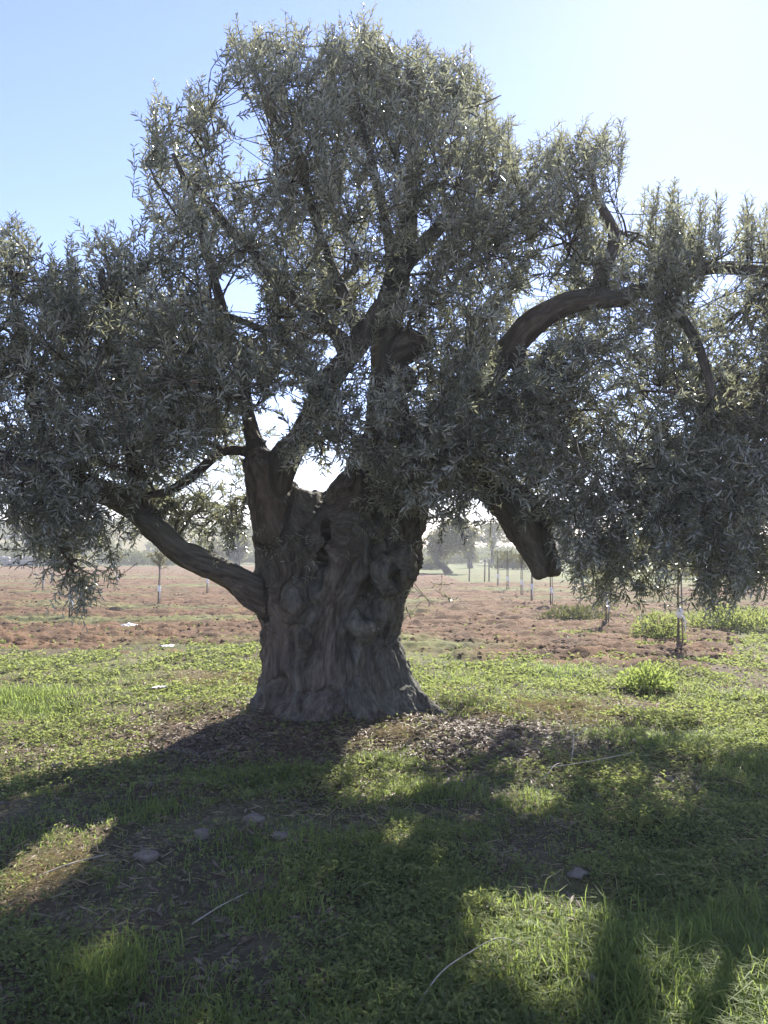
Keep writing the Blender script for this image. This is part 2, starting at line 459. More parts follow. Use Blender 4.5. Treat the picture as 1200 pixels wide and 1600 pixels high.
limb('arching_limb', [(630, 720, 7.6, .15), (690, 660, 7.55, .13), (745, 605, 7.4, .12), (795, 548, 7.25, .115), (835, 503, 7.1, .11), (880, 476, 7.0, .10), (925, 466, 6.9, .095), (965, 466, 6.8, .075), (1005, 455, 6.75, .06), (1045, 475, 6.65, .045), (1080, 520, 6.55, .04), (1110, 600, 6.4, .035), (1120, 700, 6.3, .022)])
limb('arching_limb', [(930, 465, 6.9, .09), (940, 430, 6.9, .06), (960, 370, 6.95, .05), (930, 300, 7.0, .03), (925, 230, 7.0, .015)], 5)
limb('arching_limb', [(1010, 455, 6.75, .06), (1070, 425, 6.6, .05), (1150, 420, 6.5, .045), (1260, 440, 6.4, .035), (1350, 500, 6.3, .02)], 5)
limb('arching_limb', [(800, 545, 7.25, .09), (830, 610, 7.15, .08), (842, 690, 7.1, .07), (832, 760, 7.1, .07)], 5)
limb('drooping_stub', [(640, 770, 7.6, .22), (700, 735, 7.45, .17), (755, 745, 7.3, .17), (795, 780, 7.2, .18), (820, 815, 7.15, .185), (840, 855, 7.12, .155), (850, 880, 7.1, .13), (854, 896, 7.1, .115), (855, 902, 7.1, .08)])
limb('drooping_stub', [(840, 820, 7.15, .08), (910, 790, 6.9, .055), (1000, 770, 6.7, .045), (1080, 800, 6.5, .03), (1130, 850, 6.4, .02)], 5)
limb('low_left_limb', [(440, 955, 7.45, .12), (402, 930, 7.42, .145), (365, 905, 7.35, .125), (320, 882, 7.25, .115), (280, 860, 7.15, .112), (247, 828, 7.05, .112), (207, 792, 6.95, .11), (160, 768, 6.75, .10), (105, 748, 6.4, .095), (35, 733, 6.15, .095), (-50, 718, 6.4, .10), (-150, 690, 6.3, .07), (-260, 640, 6.2, .035)])
limb('low_left_limb', [(222, 808, 6.98, .09), (213, 750, 6.9, .07), (203, 690, 6.8, .06), (190, 600, 6.6, .045), (165, 500, 6.5, .035), (160, 420, 6.45, .02)], 5)
limb('low_left_limb', [(100, 748, 6.7, .07), (60, 660, 6.5, .055), (40, 560, 6.4, .045), (20, 450, 6.3, .025)], 5)

acc = Acc()
segA, segB, segR, segN, segS = [], [], [], [], []; s_off = 0
names = list(limbs)
for nm in names:
    for path, rad in limbs[nm]:
        acc.add(*tube(path, rad, 14))
        segA.append(path[:-1]); segB.append(path[1:]); segR.append((rad[:-1] + rad[1:]) / 2); segN.append(np.full(len(path) - 1, names.index(nm)))
        sl_ = np.linalg.norm(np.diff(path, axis=0), axis=1); segS.append(s_off + np.concatenate([[0], np.cumsum(sl_)[:-1]])); s_off += 7.3
segA, segB, segR, segN, segS = np.vstack(segA), np.vstack(segB), np.concatenate(segR), np.concatenate(segN), np.concatenate(segS)
V, Q, T = acc.get()
tmp = link('tmp_wood', mk_mesh('tmp_wood', V, Q, T))
md = tmp.modifiers.new('r', 'REMESH'); md.mode = 'VOXEL'; md.voxel_size = .013; md.adaptivity = 0
ms = tmp.modifiers.new('s', 'SMOOTH'); ms.iterations = 1; ms.factor = .5
dg = bpy.context.evaluated_depsgraph_get()
em = bpy.data.meshes.new_from_object(tmp.evaluated_get(dg))
bpy.data.objects.remove(tmp)
nv = len(em.vertices)
V = np.zeros(nv * 3, np.float32); em.vertices.foreach_get('co', V); V = V.reshape(-1, 3).astype(float)
Nn = np.zeros(nv * 3, np.float32); em.vertices.foreach_get('normal', Nn); Nn = Nn.reshape(-1, 3).astype(float)
npoly = len(em.polygons)
LV = np.zeros(len(em.loops), np.int32); em.loops.foreach_get('vertex_index', LV)
assert len(LV) == npoly * 4
FQ = LV.reshape(-1, 4)
bpy.data.meshes.remove(em)
# nearest limb segment for each vertex: gives ownership and grain direction
own = np.zeros(nv, int); grain = np.zeros((nv, 3)); vrad = np.zeros(nv); lco = np.zeros((nv, 3))
AB = segB - segA; L2 = np.maximum((AB ** 2).sum(1), 1e-9); ABn = nrm(AB)
ABn = np.where((np.abs(ABn[:, 2:3]) > .35) & (ABn[:, 2:3] < 0), -ABn, ABn)
from mathutils.kdtree import KDTree
kd = KDTree(len(segA)); mid = (segA + segB) / 2
for i in range(len(segA)): kd.insert(mid[i], i)
kd.balance()
near = np.array([[h[1] for h in kd.find_n(v, 14)] for v in V])
for s in range(0, nv, 40000):
    p = V[s:s + 40000]; nk = near[s:s + 40000]
    A_, B_ = segA[nk], AB[nk]
    t = np.clip(((p[:, None] - A_) * B_).sum(-1) / L2[nk], 0, 1)
    sc = np.linalg.norm(p[:, None] - (A_ + t[..., None] * B_), axis=-1) - segR[nk]
    k = nk[np.arange(len(p)), sc.argmin(1)]
    ta = t[np.arange(len(p)), sc.argmin(1)]
    lco[s:s + 40000] = (p - (segA[k] + ta[:, None] * AB[k])) + ((segS[k] + ta * np.sqrt(L2[k])) * .22)[:, None] * np.array([.6, .6, .53])
    own[s:s + 40000] = segN[k]; vrad[s:s + 40000] = segR[k]
    w = np.exp(-(sc - sc.min(1, keepdims=True)) / .03)
    grain[s:s + 40000] = nrm((w[..., None] * ABn[nk]).sum(1))
hz = np.clip((V[:, 2] - 2.0) / .5, 0, 1)[:, None]
grain = nrm(np.where(own[:, None] == names.index('trunk'), grain * .5 + np.array([0, 0, .6]), grain))
E = np.vstack([FQ[:, [0, 1]], FQ[:, [1, 2]], FQ[:, [2, 3]], FQ[:, [3, 0]]])
deg = np.bincount(E[:, 0], minlength=nv).astype(float)
def vsmooth(a, it):
    for _ in range(it):
        s = np.stack([np.bincount(E[:, 0], a[E[:, 1], k], nv) for k in range(a.shape[1])], 1)
        a = .5 * a + .5 * s / np.maximum(deg, 1)[:, None]
    return a
grain = nrm(vsmooth(grain, 12))
q = V - TL
bco = q - .80 * grain * (q * grain).sum(1, keepdims=True)
bco = vsmooth(np.where((own == names.index('trunk'))[:, None], bco, lco), 5)
wob = bco + .05 * np.stack([fbm(q * 2.2, 71 + k, 2) for k in range(3)], 1)
ridge = 1 - np.abs(fbm(wob * 6.5, 75, 3)) ** .75 * 2.2
fine = 1 - np.abs(fbm(wob * 25, 77, 2)) * 2
lump = fbm(q * 3.0, 79, 3)
amp = np.clip(vrad / .17, .10, 1) * np.where(own == names.index('trunk'), 1, .7)
mid_ = 1 - np.abs(fbm(wob * 14, 76, 3)) ** .75 * 2.2
disp = amp * (.040 * ridge + .026 * mid_ + .011 * fine + .010 * lump - .016)
# hollows and knots on the front of the trunk
for (a, b, r, dpt) in ((508, 832, .055, .16), (503, 870, .06, .14), (585, 860, .05, .10), (575, 940, .09, .10), (618, 900, .05, .09), (440, 1085, .07, .07), (545, 1010, .06, .07), (497, 905, .05, .09), (590, 800, .05, .1)):
    c = P(a, b, 7.05); dd = np.sqrt(((V[:, 0] - c[0]) / r) ** 2 + ((V[:, 2] - c[2]) / (r * 1.9)) ** 2)
    f = np.where(V[:, 1] < 7.5, np.exp(-dd ** 4), 0) + .0
    disp -= f * dpt
    disp += np.where(V[:, 1] < 7.5, np.exp(-(dd - 1.6) ** 2 / .25), 0) * .03
V = V + Nn * disp[:, None]
fown = own[FQ[:, 0]]
for i, nm in enumerate(names):
    f = FQ[fown == i]
    if not len(f): continue
    u, inv = np.unique(f, return_inverse=True)
    me = mk_mesh('trunk' if nm == 'trunk' else 'limb', V[u] - TL, inv.reshape(-1, 4), mats=[M_BARK], smooth=True, attrs={'bark_co': bco[u]})
    o = link('trunk' if nm == 'trunk' else 'limb', me, tree)
    lab = {'low_left_limb': 'long bare limb leaving low on the trunk', 'arching_limb': 'limb arching over like a bent arm',
           'drooping_stub': 'thick drooping limb with blunt end', 'left_stem': 'slanting stem rising from the split trunk',
           'right_stem': 'main upright stem with burls', 'bent_side_branch': 'thin crooked side branch', 'thin_left_stem': 'thin upright stem', 'leaning_branch': 'slender leaning branch'}.get(nm)
    if lab: o['label'] = lab
    if nm == 'trunk': trunk_o = o
# small raised pale spots on the trunk
for a, b, s in ((563, 938, .020), (575, 932, .022), (556, 949, .018), (570, 943, .015), (580, 978, .016), (591, 986, .015), (581, 986, .022)):
    c = P(a, b, 7.0)
    k = np.where(V[:, 1] < 7.4)[0]
    j = k[((V[k] - c)[:, [0, 2]] ** 2).sum(1).argmin()]
    a1 = np.linspace(0, 2 * math.pi, 9)[:-1]
    t1 = nrm(np.cross(Nn[j], [0, 0, 1.])); t2 = np.cross(Nn[j], t1)
    rr = s * .75 * R.uniform(.7, 1.15, 8)
    ringv = V[j] + Nn[j] * .004 + rr[:, None] * (np.cos(a1)[:, None] * t1 + np.sin(a1)[:, None] * t2)
    vv = np.vstack([ringv, V[j] + Nn[j] * .022 + (ringv - V[j] - Nn[j] * .004) * .65, [V[j] + Nn[j] * .028]]) - TL
    qs = [(i, (i + 1) % 8, 8 + (i + 1) % 8, 8 + i) for i in range(8)]
    ts = [(8 + i, 8 + (i + 1) % 8, 16) for i in range(8)]
    link('pale_spot', mk_mesh('pale_spot', vv, qs, ts, mats=[M_SPOT], smooth=True), tree)

# ------------------------------------------------------------------ the old olive tree: crown
SKY = [(-600, -600), (1800, -600), (1800, 300), (1400, 300), (1190, 312), (1168, 318), (1140, 370), (1105, 292), (1075, 335), (1045, 290), (1000, 312), (972, 300), (985, 232), (962, 185), (900, 200), (850, 205), (815, 235), (808, 175), (778, 190), (772, 135), (740, 75), (700, 90), (650, 48), (620, 75), (592, 60), (575, 3), (555, 40), (505, 40), (478, 75), (452, 20), (436, 60), (400, 45), (358, 42), (345, 90), (305, 112), (300, 150), (270, 150), (228, 168), (210, 195), (222, 230), (200, 245), (198, 288), (235, 320), (232, 345), (200, 395), (168, 340), (132, 372), (158, 430), (152, 460), (118, 398), (88, 410), (60, 432), (42, 345), (0, 330), (-300, 300), (-600, 300)]
LOW = [(-900, 820), (-100, 815), (22, 838), (50, 875), (90, 945), (140, 972), (182, 938), (205, 905), (212, 862), (240, 850), (268, 880), (330, 905), (395, 945), (395, 1300), (-900, 1300)]
LOWR = [(662, 820), (700, 838), (775, 845), (832, 905), (870, 928), (930, 945), (975, 950), (1060, 985), (1160, 945), (1210, 925), (1800, 900), (1800, 1500), (640, 1500), (640, 900)]
GAP = [(455, 742), (535, 742), (515, 790), (455, 790)]
MIDL = [(262, 775), (390, 765), (392, 900), (330, 880), (280, 850)]
TRK = [(393, 800), (455, 790), (530, 790), (668, 815), (660, 900), (640, 1150), (390, 1150)]
WIN = [(325, 430), (405, 425), (398, 500), (425, 535), (345, 480)]
WIN2 = [(320, 190), (400, 150), (430, 260), (400, 300), (340, 280)]
LIT = [
    [(-300, 1000), (390, 1000), (395, 1082), (200, 1128), (0, 1195), (-300, 1230)],
    [(-300, 1290), (-20, 1262), (130, 1250), (255, 1240), (245, 1285), (225, 1318), (80, 1440), (-20, 1475), (-300, 1600)],
    [(60, 1195), (130, 1185), (220, 1195), (110, 1235), (0, 1240)],
    [(135, 1495), (200, 1480), (195, 1550), (135, 1560)],
    [(545, 1150), (620, 1150), (645, 1192), (555, 1205)],
    [(690, 1258), (790, 1225), (870, 1225), (1100, 1245), (1110, 1275), (900, 1265), (800, 1268)],
    [(630, 1020), (1300, 1020), (1300, 1165), (1125, 1160), (1105, 1112), (950, 1098), (760, 1075), (640, 1068)],
    [(1130, 1440), (1300, 1440), (1300, 1650), (1120, 1650)],
    [(730, 1440), (880, 1430), (930, 1500), (880, 1650), (760, 1650), (700, 1560)],
    [(300, 1400), (400, 1345), (440, 1350), (370, 1400)],
    [(560, 1235), (650, 1240), (660, 1300), (600, 1290)],
    [(600, 1330), (680, 1325), (680, 1420), (620, 1440)],
    [(450, 1390), (560, 1400), (570, 1450), (480, 1450)],
    [(60, 1150), (-300, 1220), (-300, 1250), (40, 1200)],
]
MB_, MT_, MM_, MW_, MW2_, ML_ = Mask([SKY, LOW, LOWR, GAP]), Mask([TRK]), Mask([MIDL]), Mask([WIN]), Mask([WIN2]), Mask(LIT[:7]).grow(5)
MLS_ = Mask(LIT[7:]).grow(3)
MS_ = Mask([SKY])
_dx, _dy = np.arange(-14, 14, .03), np.arange(0, 14, .03)
_DX, _DY = np.meshgrid(_dx, _dy)
DAP = fbm(np.column_stack([_DX.ravel() * 2.1, _DY.ravel() * 1.5]), 201, 3).reshape(_DX.shape)
def dapple(g):
    i = np.clip((g[:, 1] / .03).astype(int), 0, DAP.shape[0] - 1); j = np.clip(((g[:, 0] + 14) / .03).astype(int), 0, DAP.shape[1] - 1)
    return DAP[i, j]
def keep(p, force=False):
    px, py = proj(p)
    rr = R.random(len(px))
    j = R.normal(0, 15, 2)
    bad = MB_(px + j[0], py + j[1]) | (MT_(px, py) & (rr < .97)) | (MM_(px, py) & (rr < .1)) | (MW_(px, py) & (rr < .8)) | (MW2_(px, py) & (rr < .5))
    g = p - SUN * (p[:, 2:3] / SUN[2])
    ok = g[:, 1] > .8
    gx_, gy_ = proj(g)
    if not force: bad |= ok & ((ML_(gx_, gy_) & (R.random(len(px)) < .9)) | (MLS_(gx_, gy_) & (dapple(g) > -.10) & (R.random(len(px)) < .85)) | ((dapple(g) > .33) & (R.random(len(px)) < .75)))
    return ~bad

blobs = [  # px, py, Y, rx(px), rz(px), ry(m), up
    (560, 175, 7.3, 170, 140, 1.0, 1.0), (430, 165, 6.9, 120, 115, .8, 1.0), (320, 225, 6.7, 110, 90, .7, .9), (690, 190, 7.5, 120, 120, 1.0, 1.0),
    (480, 310, 6.8, 150, 130, .9, .8), (640, 320, 6.9, 160, 150, .9, .8), (290, 350, 6.6, 120, 100, .8, .8), (790, 290, 7.6, 130, 110, 1.0, 1.0),
    (900, 290, 7.4, 90, 90, .8, 1.0), (740, 420, 6.9, 140, 120, .9, .6), (880, 380, 7.0, 120, 80, .8, .8), (980, 380, 6.9, 100, 80, .7, .9),
    (420, 70, 6.9, 60, 40, .4, 1.0), (580, 70, 7.3, 60, 60, .5, 1.0), (240, 420, 6.6, 90, 60, .7, .8), (560, 420, 6.7, 110, 90, .7, .6),
    (190, 440, 6.6, 90, 80, .7, .9), (50, 430, 6.2, 90, 90, .9, 1.0), (330, 470, 6.6, 120, 90, .8, .5), (130, 580, 6.2, 160, 110, .9, .5),
    (300, 600, 6.5, 130, 110, .9, .3), (-70, 520, 6.1, 110, 140, .9, .8), (30, 690, 6.0, 120, 90, .8, .1), (120, 800, 6.1, 85, 75, .5, -.5),
    (130, 890, 6.0, 55, 65, .35, -.9), (210, 730, 6.3, 110, 70, .7, .1), (330, 720, 6.7, 80, 60, .6, -.2), (-60, 780, 6.0, 100, 60, .7, -.3), (420, 620, 6.8, 80, 90, .6, .3),
    (20, 790, 5.9, 80, 55, .5, -.5), (310, 800, 7.6, 70, 50, .6, -.5), (250, 650, 7.6, 130, 110, .7, .3), (110, 660, 7.3, 130, 120, .8, .3),
    (450, 490, 6.5, 110, 90, .6, .4), (640, 500, 6.7, 90, 60, .5, .3), (690, 590, 6.6, 90, 80, .6, .2), (720, 690, 6.7, 90, 90, .6, -.2), (640, 690, 6.7, 70, 80, .4, -.2), (590, 760, 6.8, 55, 50, .3, -.4), (540, 640, 6.9, 60, 60, .4, .0),
    (730, 780, 7.3, 75, 55, .6, -.5), (800, 660, 6.7, 90, 90, .7, .0), (890, 570, 6.8, 130, 90, .8, .2), (900, 690, 6.5, 130, 110, .8, -.1),
    (1040, 470, 6.6, 120, 110, .9, .7), (1130, 420, 6.5, 110, 100, .8, 1.0), (1230, 440, 6.4, 110, 120, .9, .9), (1000, 610, 6.5, 150, 120, .9, .1), (1150, 620, 6.3, 130, 130, .9, .1),
    (1040, 760, 6.4, 150, 110, .8, -.3), (1170, 780, 6.2, 120, 110, .8, -.3), (940, 830, 6.6, 80, 75, .5, -.6), (1020, 890, 6.3, 90, 55, .5, -.8), (1120, 890, 6.2, 90, 50, .5, -.8), (1060, 930, 6.3, 45, 45, .3, -1.0), (880, 820, 6.5, 50, 70, .3, -.6),
    (1330, 560, 6.3, 130, 150, .9, .4), (1320, 760, 6.2, 130, 120, .9, -.2), (1250, 870, 6.2, 90, 50, .6, -.6), (-200, 650, 6.0, 110, 120, .8, .2),
    (600, 200, 8.6, 200, 140, .9, .9), (420, 330, 8.3, 170, 130, .8, .7), (780, 380, 8.6, 170, 120, .9, .7), (950, 500, 8.3, 150, 120, .9, .4), (1080, 640, 8.0, 150, 130, .9, .1), (700, 560, 8.5, 150, 120, .7, .2), (480, 560, 8.3, 130, 100, .6, .3), (820, 720, 8.2, 120, 90, .7, -.3), (200, 520, 7.8, 150, 120, .7, .5), (950, 800, 7.9, 110, 80, .7, -.4),
    (500, 690, 7.9, 60, 45, .9, .0), (540, 640, 7.8, 60, 70, .9, .2), (470, 590, 7.7, 60, 60, .9, .4), (440, 660, 7.7, 50, 50, .9, .2), (530, 500, 7.6, 70, 60, .9, .4),
    (320, 770, 7.9, 75, 60, .5, -.2, 1), (350, 690, 7.6, 70, 60, .4, .0, 1), (250, 780, 7.6, 60, 40, .4, -.3, 1), (930, 640, 6.6, 80, 90, .9, .0), (1000, 720, 6.5, 80, 70, .9, -.2), (860, 540, 6.9, 60, 50, .9, .2),
    (495, 690, 6.15, 50, 45, .2, .1, 1), (525, 640, 6.2, 45, 50, .2, .2, 1), (320, 795, 7.4, 60, 40, .3, -.2, 1), (255, 790, 7.3, 50, 35, .3, -.2, 1), (365, 780, 7.3, 30, 45, .25, -.2, 1), (590, 770, 6.7, 50, 30, .2, -.3, 1), (640, 770, 6.8, 40, 40, .2, -.4, 1),
    (700, 640, 6.4, 75, 60, .3, .1, 1), (765, 620, 6.5, 60, 50, .3, .1, 1), (735, 730, 6.5, 70, 50, .3, -.2, 1),
    (495, 660, 6.35, 75, 85, .3, .1), (445, 705, 6.4, 50, 45, .3, .0), (535, 585, 6.4, 60, 60, .3, .2), (560, 690, 6.5, 50, 60, .3, .0), (1150, 690, 6.7, 100, 110, .6, .0, 1), (1080, 830, 6.7, 100, 90, .5, -.4, 1), (1190, 860, 6.5, 90, 70, .5, -.5, 1), (985, 880, 6.7, 70, 60, .4, -.6, 1), (860, 700, 7.4, 70, 80, .4, .0),
    (490, 670, 9.8, 80, 70, .7, .1), (560, 600, 9.8, 80, 80, .7, .2), (430, 620, 9.6, 70, 80, .6, .2), (450, 720, 9.6, 60, 30, .5, -.1), (1130, 520, 8.6, 110, 90, .7, .3), (1190, 650, 8.2, 100, 110, .7, .1), (1110, 740, 8.6, 110, 80, .7, .0), (1080, 430, 8.2, 100, 70, .6, .7),
    (820, 770, 10.2, 90, 60, .8, -.1), (880, 700, 9.6, 110, 80, .9, .0), (970, 700, 10.5, 110, 90, .9, .0), (1060, 730, 10.2, 110, 80, .9, .0), (760, 720, 10.0, 90, 80, .8, .1), (900, 620, 9.3, 110, 90, .8, .2), (1040, 640, 9.4, 110, 90, .8, .2), (820, 620, 9.4, 90, 80, .8, .2), (110, 880, 6.1, 60, 60, .4, -.8, 1), (100, 760, 6.2, 80, 60, .5, -.4, 1),
]
nodes = np.vstack([np.vstack([p[r > .02] for p, r in limbs[n]]) for n in names if n != 'trunk'])
nodes_r = np.concatenate([np.concatenate([r[r > .02] for p, r in limbs[n]]) for n in names if n != 'trunk'])
# the parts of the big limbs that the photograph shows bare: leaves keep clear in front of them
bare_pts = []
for (a, b, Yb, r) in ((812, 535, 7.2, .2), (835, 503, 7.1, .22), (858, 488, 7.05, .22), (880, 476, 7.0, .22), (903, 470, 6.95, .2), (925, 466, 6.9, .2), (965, 466, 6.8, .14), (1005, 456, 6.75, .13), (540, 560, 6.75, .08), (515, 595, 6.75, .08), (490, 640, 6.75, .08), (470, 680, 6.8, .09), (820, 830, 7.15, .24), (845, 870, 7.1, .22), (610, 560, 7.4, .2), (630, 540, 7.4, .15), (1045, 475, 6.65, .09), (1075, 510, 6.55, .09), (405, 760, 7.0, .2), (245, 830, 7.05, .16), (207, 792, 6.95, .15), (280, 862, 7.1, .16), (570, 530, 6.8, .12), (165, 770, 6.75, .13), (120, 753, 6.5, .12), (75, 742, 6.3, .11), (30, 733, 6.15, .11), (0, 727, 6.1, .11), (560, 780, 7.2, .25)):
    bare_pts.append((*P(a, b, Yb), r))
bare_pts = np.array(bare_pts)
BP = bare_pts[:, :3] - CAM; BR = bare_pts[:, 3]
def clear_limb(p):
    t = (p - CAM) @ BP.T / (BP ** 2).sum(1)
    q_ = CAM + BP[None] * np.clip(t, .5, 1.05)[..., None]
    hit = (np.linalg.norm(p[:, None] - q_, axis=-1) < BR * .8).any(1)
    return ~(hit & (R.random(len(p)) < .8))

LO, LD, LN, LL, LW, LR = [], [], [], [], [], []
tw_paths = {4: [], 6: []}; tw_r = {4: [], 6: []}
def bez(a, c, b, n):
    t = np.linspace(0, 1, n)[:, None]
    return (1 - t) ** 2 * a + 2 * t * (1 - t) * c + t * t * b
def add_twig(path, r0, r1):
    n = len(path); tw_paths[n].append(path); tw_r[n].append(np.linspace(r0, r1, n))
def leaves_on(path, length, size, t0=.12):
    sp = .0245
    n = max(3, int(length * (1 - t0) / sp))
    t = np.linspace(t0, 1.0, n) * (len(path) - 1)
    i = np.minimum(t.astype(int), len(path) - 2); f = (t - i)[:, None]
    pos = path[i] * (1 - f) + path[i + 1] * f
    tan = nrm(path[i + 1] - path[i])
    ref = nrm(R.standard_normal(3))
    u = nrm(np.cross(tan, ref)); w = np.cross(tan, u)
    ph = np.arange(n) * math.pi / 2 + R.random() * 6
    for sgn in (1, -1):
        side = sgn * (np.cos(ph)[:, None] * u + np.sin(ph)[:, None] * w)
        dv = nrm(tan * R.uniform(.6, 1.1, n)[:, None] + side * R.uniform(.6, 1.0, n)[:, None] + .28 * R.standard_normal((n, 3)))
        nn = nrm(np.cross(np.cross(dv, tan), dv) * .9 + .5 * R.standard_normal((n, 3)))
        nn = nrm(nn - dv * (nn * dv).sum(1, keepdims=True))
        k = R.random(n) < .93
        LO.append(pos[k]); LD.append(dv[k]); LN.append(nn[k])
        taper = np.where(t[k] > (len(path) - 1) * .85, .75, 1.0)
        l_ = size * R.uniform(.75, 1.2, k.sum()) * taper
        LL.append(l_); LW.append(l_ * R.uniform(.18, .24, k.sum())); LR.append(R.random(k.sum()) * .8 + R.random() * .2)

for (bx, by, bY, rx, rz, ry, up, *fc) in blobs:
    fc = bool(fc)
    c = P(bx, by, bY); sx = rx / F * bY; sz = rz / F * bY
    ax = np.array([sx, ry, sz])
    vol = sx * ry * sz
    dd = np.linalg.norm(nodes - c, axis=1) + np.where(nodes_r < .03, .2, 0) + .6 * np.clip(nodes[:, 2] - c[2], 0, 9) * (1 if up > 0 else .2)
    a = nodes[dd.argmin()]
    ctrl = (a + c) / 2 + np.array([0, 0, .15 * np.linalg.norm(a - c)]) + .12 * R.standard_normal(3)
    main = bez(a, ctrl, c, 6)
    L0 = np.linalg.norm(a - c)
    n_sub = 0
    ns = int(np.clip(26 * vol ** .5, 7, 26))
    for s in range(ns):
        dirv = nrm(R.standard_normal(3) + np.array([0, -.15, .35 * up]))
        e = c + dirv * ax * R.uniform(.25, 1.0)
        k = R.integers(2, 6); st = main[k]
        cc = (st + e) / 2 + np.array([0, 0, .1 * up]) + .1 * R.standard_normal(3)
        sub = bez(st, cc, e, 6)
        kk = keep(sub[[3, 5]], fc)
        if not kk.all(): continue
        n_ok = 0; n_sub += 1
        if n_sub == 2 and L0 > .12: add_twig(main, .012 + .006 * min(L0, 1.6), .011)
        for j in range(int(round(R.uniform(3.2, 5.6) * (.68 if up > .75 or bY > 7.7 else (1.9 if bx > 850 and by > 440 else (1.15 if by > 430 else .95)))))):
            t = R.uniform(.3, 1.0) * 5; i = min(int(t), 4)
            b0 = sub[i] + (sub[i + 1] - sub[i]) * (t - i)
            o_ = nrm((b0 - c) / ax)
            d = nrm(.45 * o_ + .6 * R.standard_normal(3) + np.array([0, 0, .75 * up]))
            L = R.uniform(.22, .46)
            sag = np.array([0, 0, .25 * up - .12]) * L
            path = bez(b0, b0 + d * L * .5 + .03 * R.standard_normal(3), b0 + d * L + sag, 4)
            if not keep(path[[0, 1, 3]], fc).all() or not clear_limb(path[[1, 3]]).all(): continue
            if n_ok == 0: add_twig(sub, .011, .005)
            n_ok += 1
            add_twig(path, .0042, .0018)
            leaves_on(path, L, .072)
            for h in range(R.integers(1, 4)):
                tt = R.uniform(.15, .8) * 3; i2 = min(int(tt), 2)
                b1 = path[i2] + (path[i2 + 1] - path[i2]) * (tt - i2)
                d1 = nrm(nrm(path[i2 + 1] - path[i2]) * .7 + .7 * nrm(R.standard_normal(3)) + np.array([0, 0, .25 * up]))
                l1 = R.uniform(.10, .24)
                p1 = bez(b1, b1 + d1 * l1 * .5, b1 + d1 * l1 + np.array([0, 0, .05 * up * l1]), 4)
                if not keep(p1[[2, 3]], fc).all(): continue
                add_twig(p1, .0028, .0014)
                leaves_on(p1, l1, .070)
# single shoots that fill the volume between the bigger clumps
tn = np.vstack([np.array(tw_paths[6]).reshape(-1, 3)])
tk = KDTree(len(tn))
for i, p_ in enumerate(tn): tk.insert(p_, i)
tk.balance()
nf = 0
for it in range(32000):
    if nf > 5000: break
    px_, py_ = R.uniform(-200, 1400), R.uniform(0, 970)
    if py_ < 400 and R.random() < .45: continue
    pt = P(px_, py_, R.uniform(5.7, 8.9))
    if not keep(pt[None])[0]: continue
    co, ix, ds = tk.find(pt)
    if ds > .5 or ds < .07: continue
    up = 1.0 if py_ < 420 else (.5 if py_ < 620 else (-.1 if py_ < 780 else -.7))
    d = nrm(nrm(pt - np.array(co)) * .5 + .55 * R.standard_normal(3) + np.array([0, 0, .8 * up]))
    L = R.uniform(.2, .42)
    path = bez(pt, pt + d * L * .5 + .03 * R.standard_normal(3), pt + d * L + np.array([0, 0, (.2 * up - .1) * L]), 4)
    if not keep(path[[1, 3]]).all() or not clear_limb(path[[0, 1, 3]]).all(): continue
    co = np.array(co)
    add_twig(bez(co, (co + pt) / 2 - d * .05, pt, 4), .0055, .004)
    add_twig(path, .004, .0017); leaves_on(path, L, .072); nf += 1
    for h in range(R.integers(0, 3)):
        b1 = path[R.integers(0, 3)]; d1 = nrm(d * .7 + .7 * nrm(R.standard_normal(3)) + np.array([0, 0, .25 * up])); l1 = R.uniform(.1, .24)
        p1 = bez(b1, b1 + d1 * l1 * .5, b1 + d1 * l1 + np.array([0, 0, .05 * up * l1]), 4)
        if keep(p1[[3]]).all(): add_twig(p1, .0028, .0014); leaves_on(p1, l1, .070)
print('FILL', nf, it)
# long upright water shoots along the top outline, and small sprigs hanging before the trunk
for (a, b, Yb, lean) in ((575, 110, 7.2, .0), (452, 110, 6.9, -.1), (400, 120, 6.9, -.15), (520, 120, 7.1, .0), (640, 130, 7.3, .05), (735, 160, 7.5, .1), (770, 220, 7.5, .15), (960, 270, 7.3, .1), (905, 280, 7.4, .0), (1110, 380, 6.5, .0), (1170, 400, 6.5, .05), (1040, 370, 6.7, .1), (305, 200, 6.7, -.1), (235, 260, 6.6, -.2), (160, 440, 6.5, -.15), (95, 500, 6.2, .0), (30, 430, 6.2, .0), (805, 260, 7.5, .1), (1140, 420, 6.4, 0), (1085, 400, 6.6, 0), (550, 100, 7.2, -.05), (600, 130, 7.2, .1), (690, 150, 7.4, .1), (350, 130, 6.8, -.1), (265, 230, 6.6, -.1), (215, 300, 6.5, -.4), (860, 290, 7.4, .05), (980, 300, 7.2, .3), (1000, 360, 6.9, .1), (1190, 400, 6.4, 0), (120, 480, 6.3, .05), (60, 480, 6.2, -.05)):
    for r_ in range(5):
        b0 = P(a + R.uniform(-22, 22), b + R.uniform(-5, 25), Yb + R.uniform(-.15, .15)); L = R.uniform(.35, .6)
        d = nrm(np.array([lean + R.uniform(-.15, .15), R.uniform(-.2, .2), 1]))
        path = bez(b0, b0 + d * L * .5 + .03 * R.standard_normal(3), b0 + d * L, 6)
        pxs, pys = proj(path)
        inn = MS_(pxs, pys)
        if inn[:4].any(): continue
        add_twig(path, .005, .002); leaves_on(path, L, .078, .05)
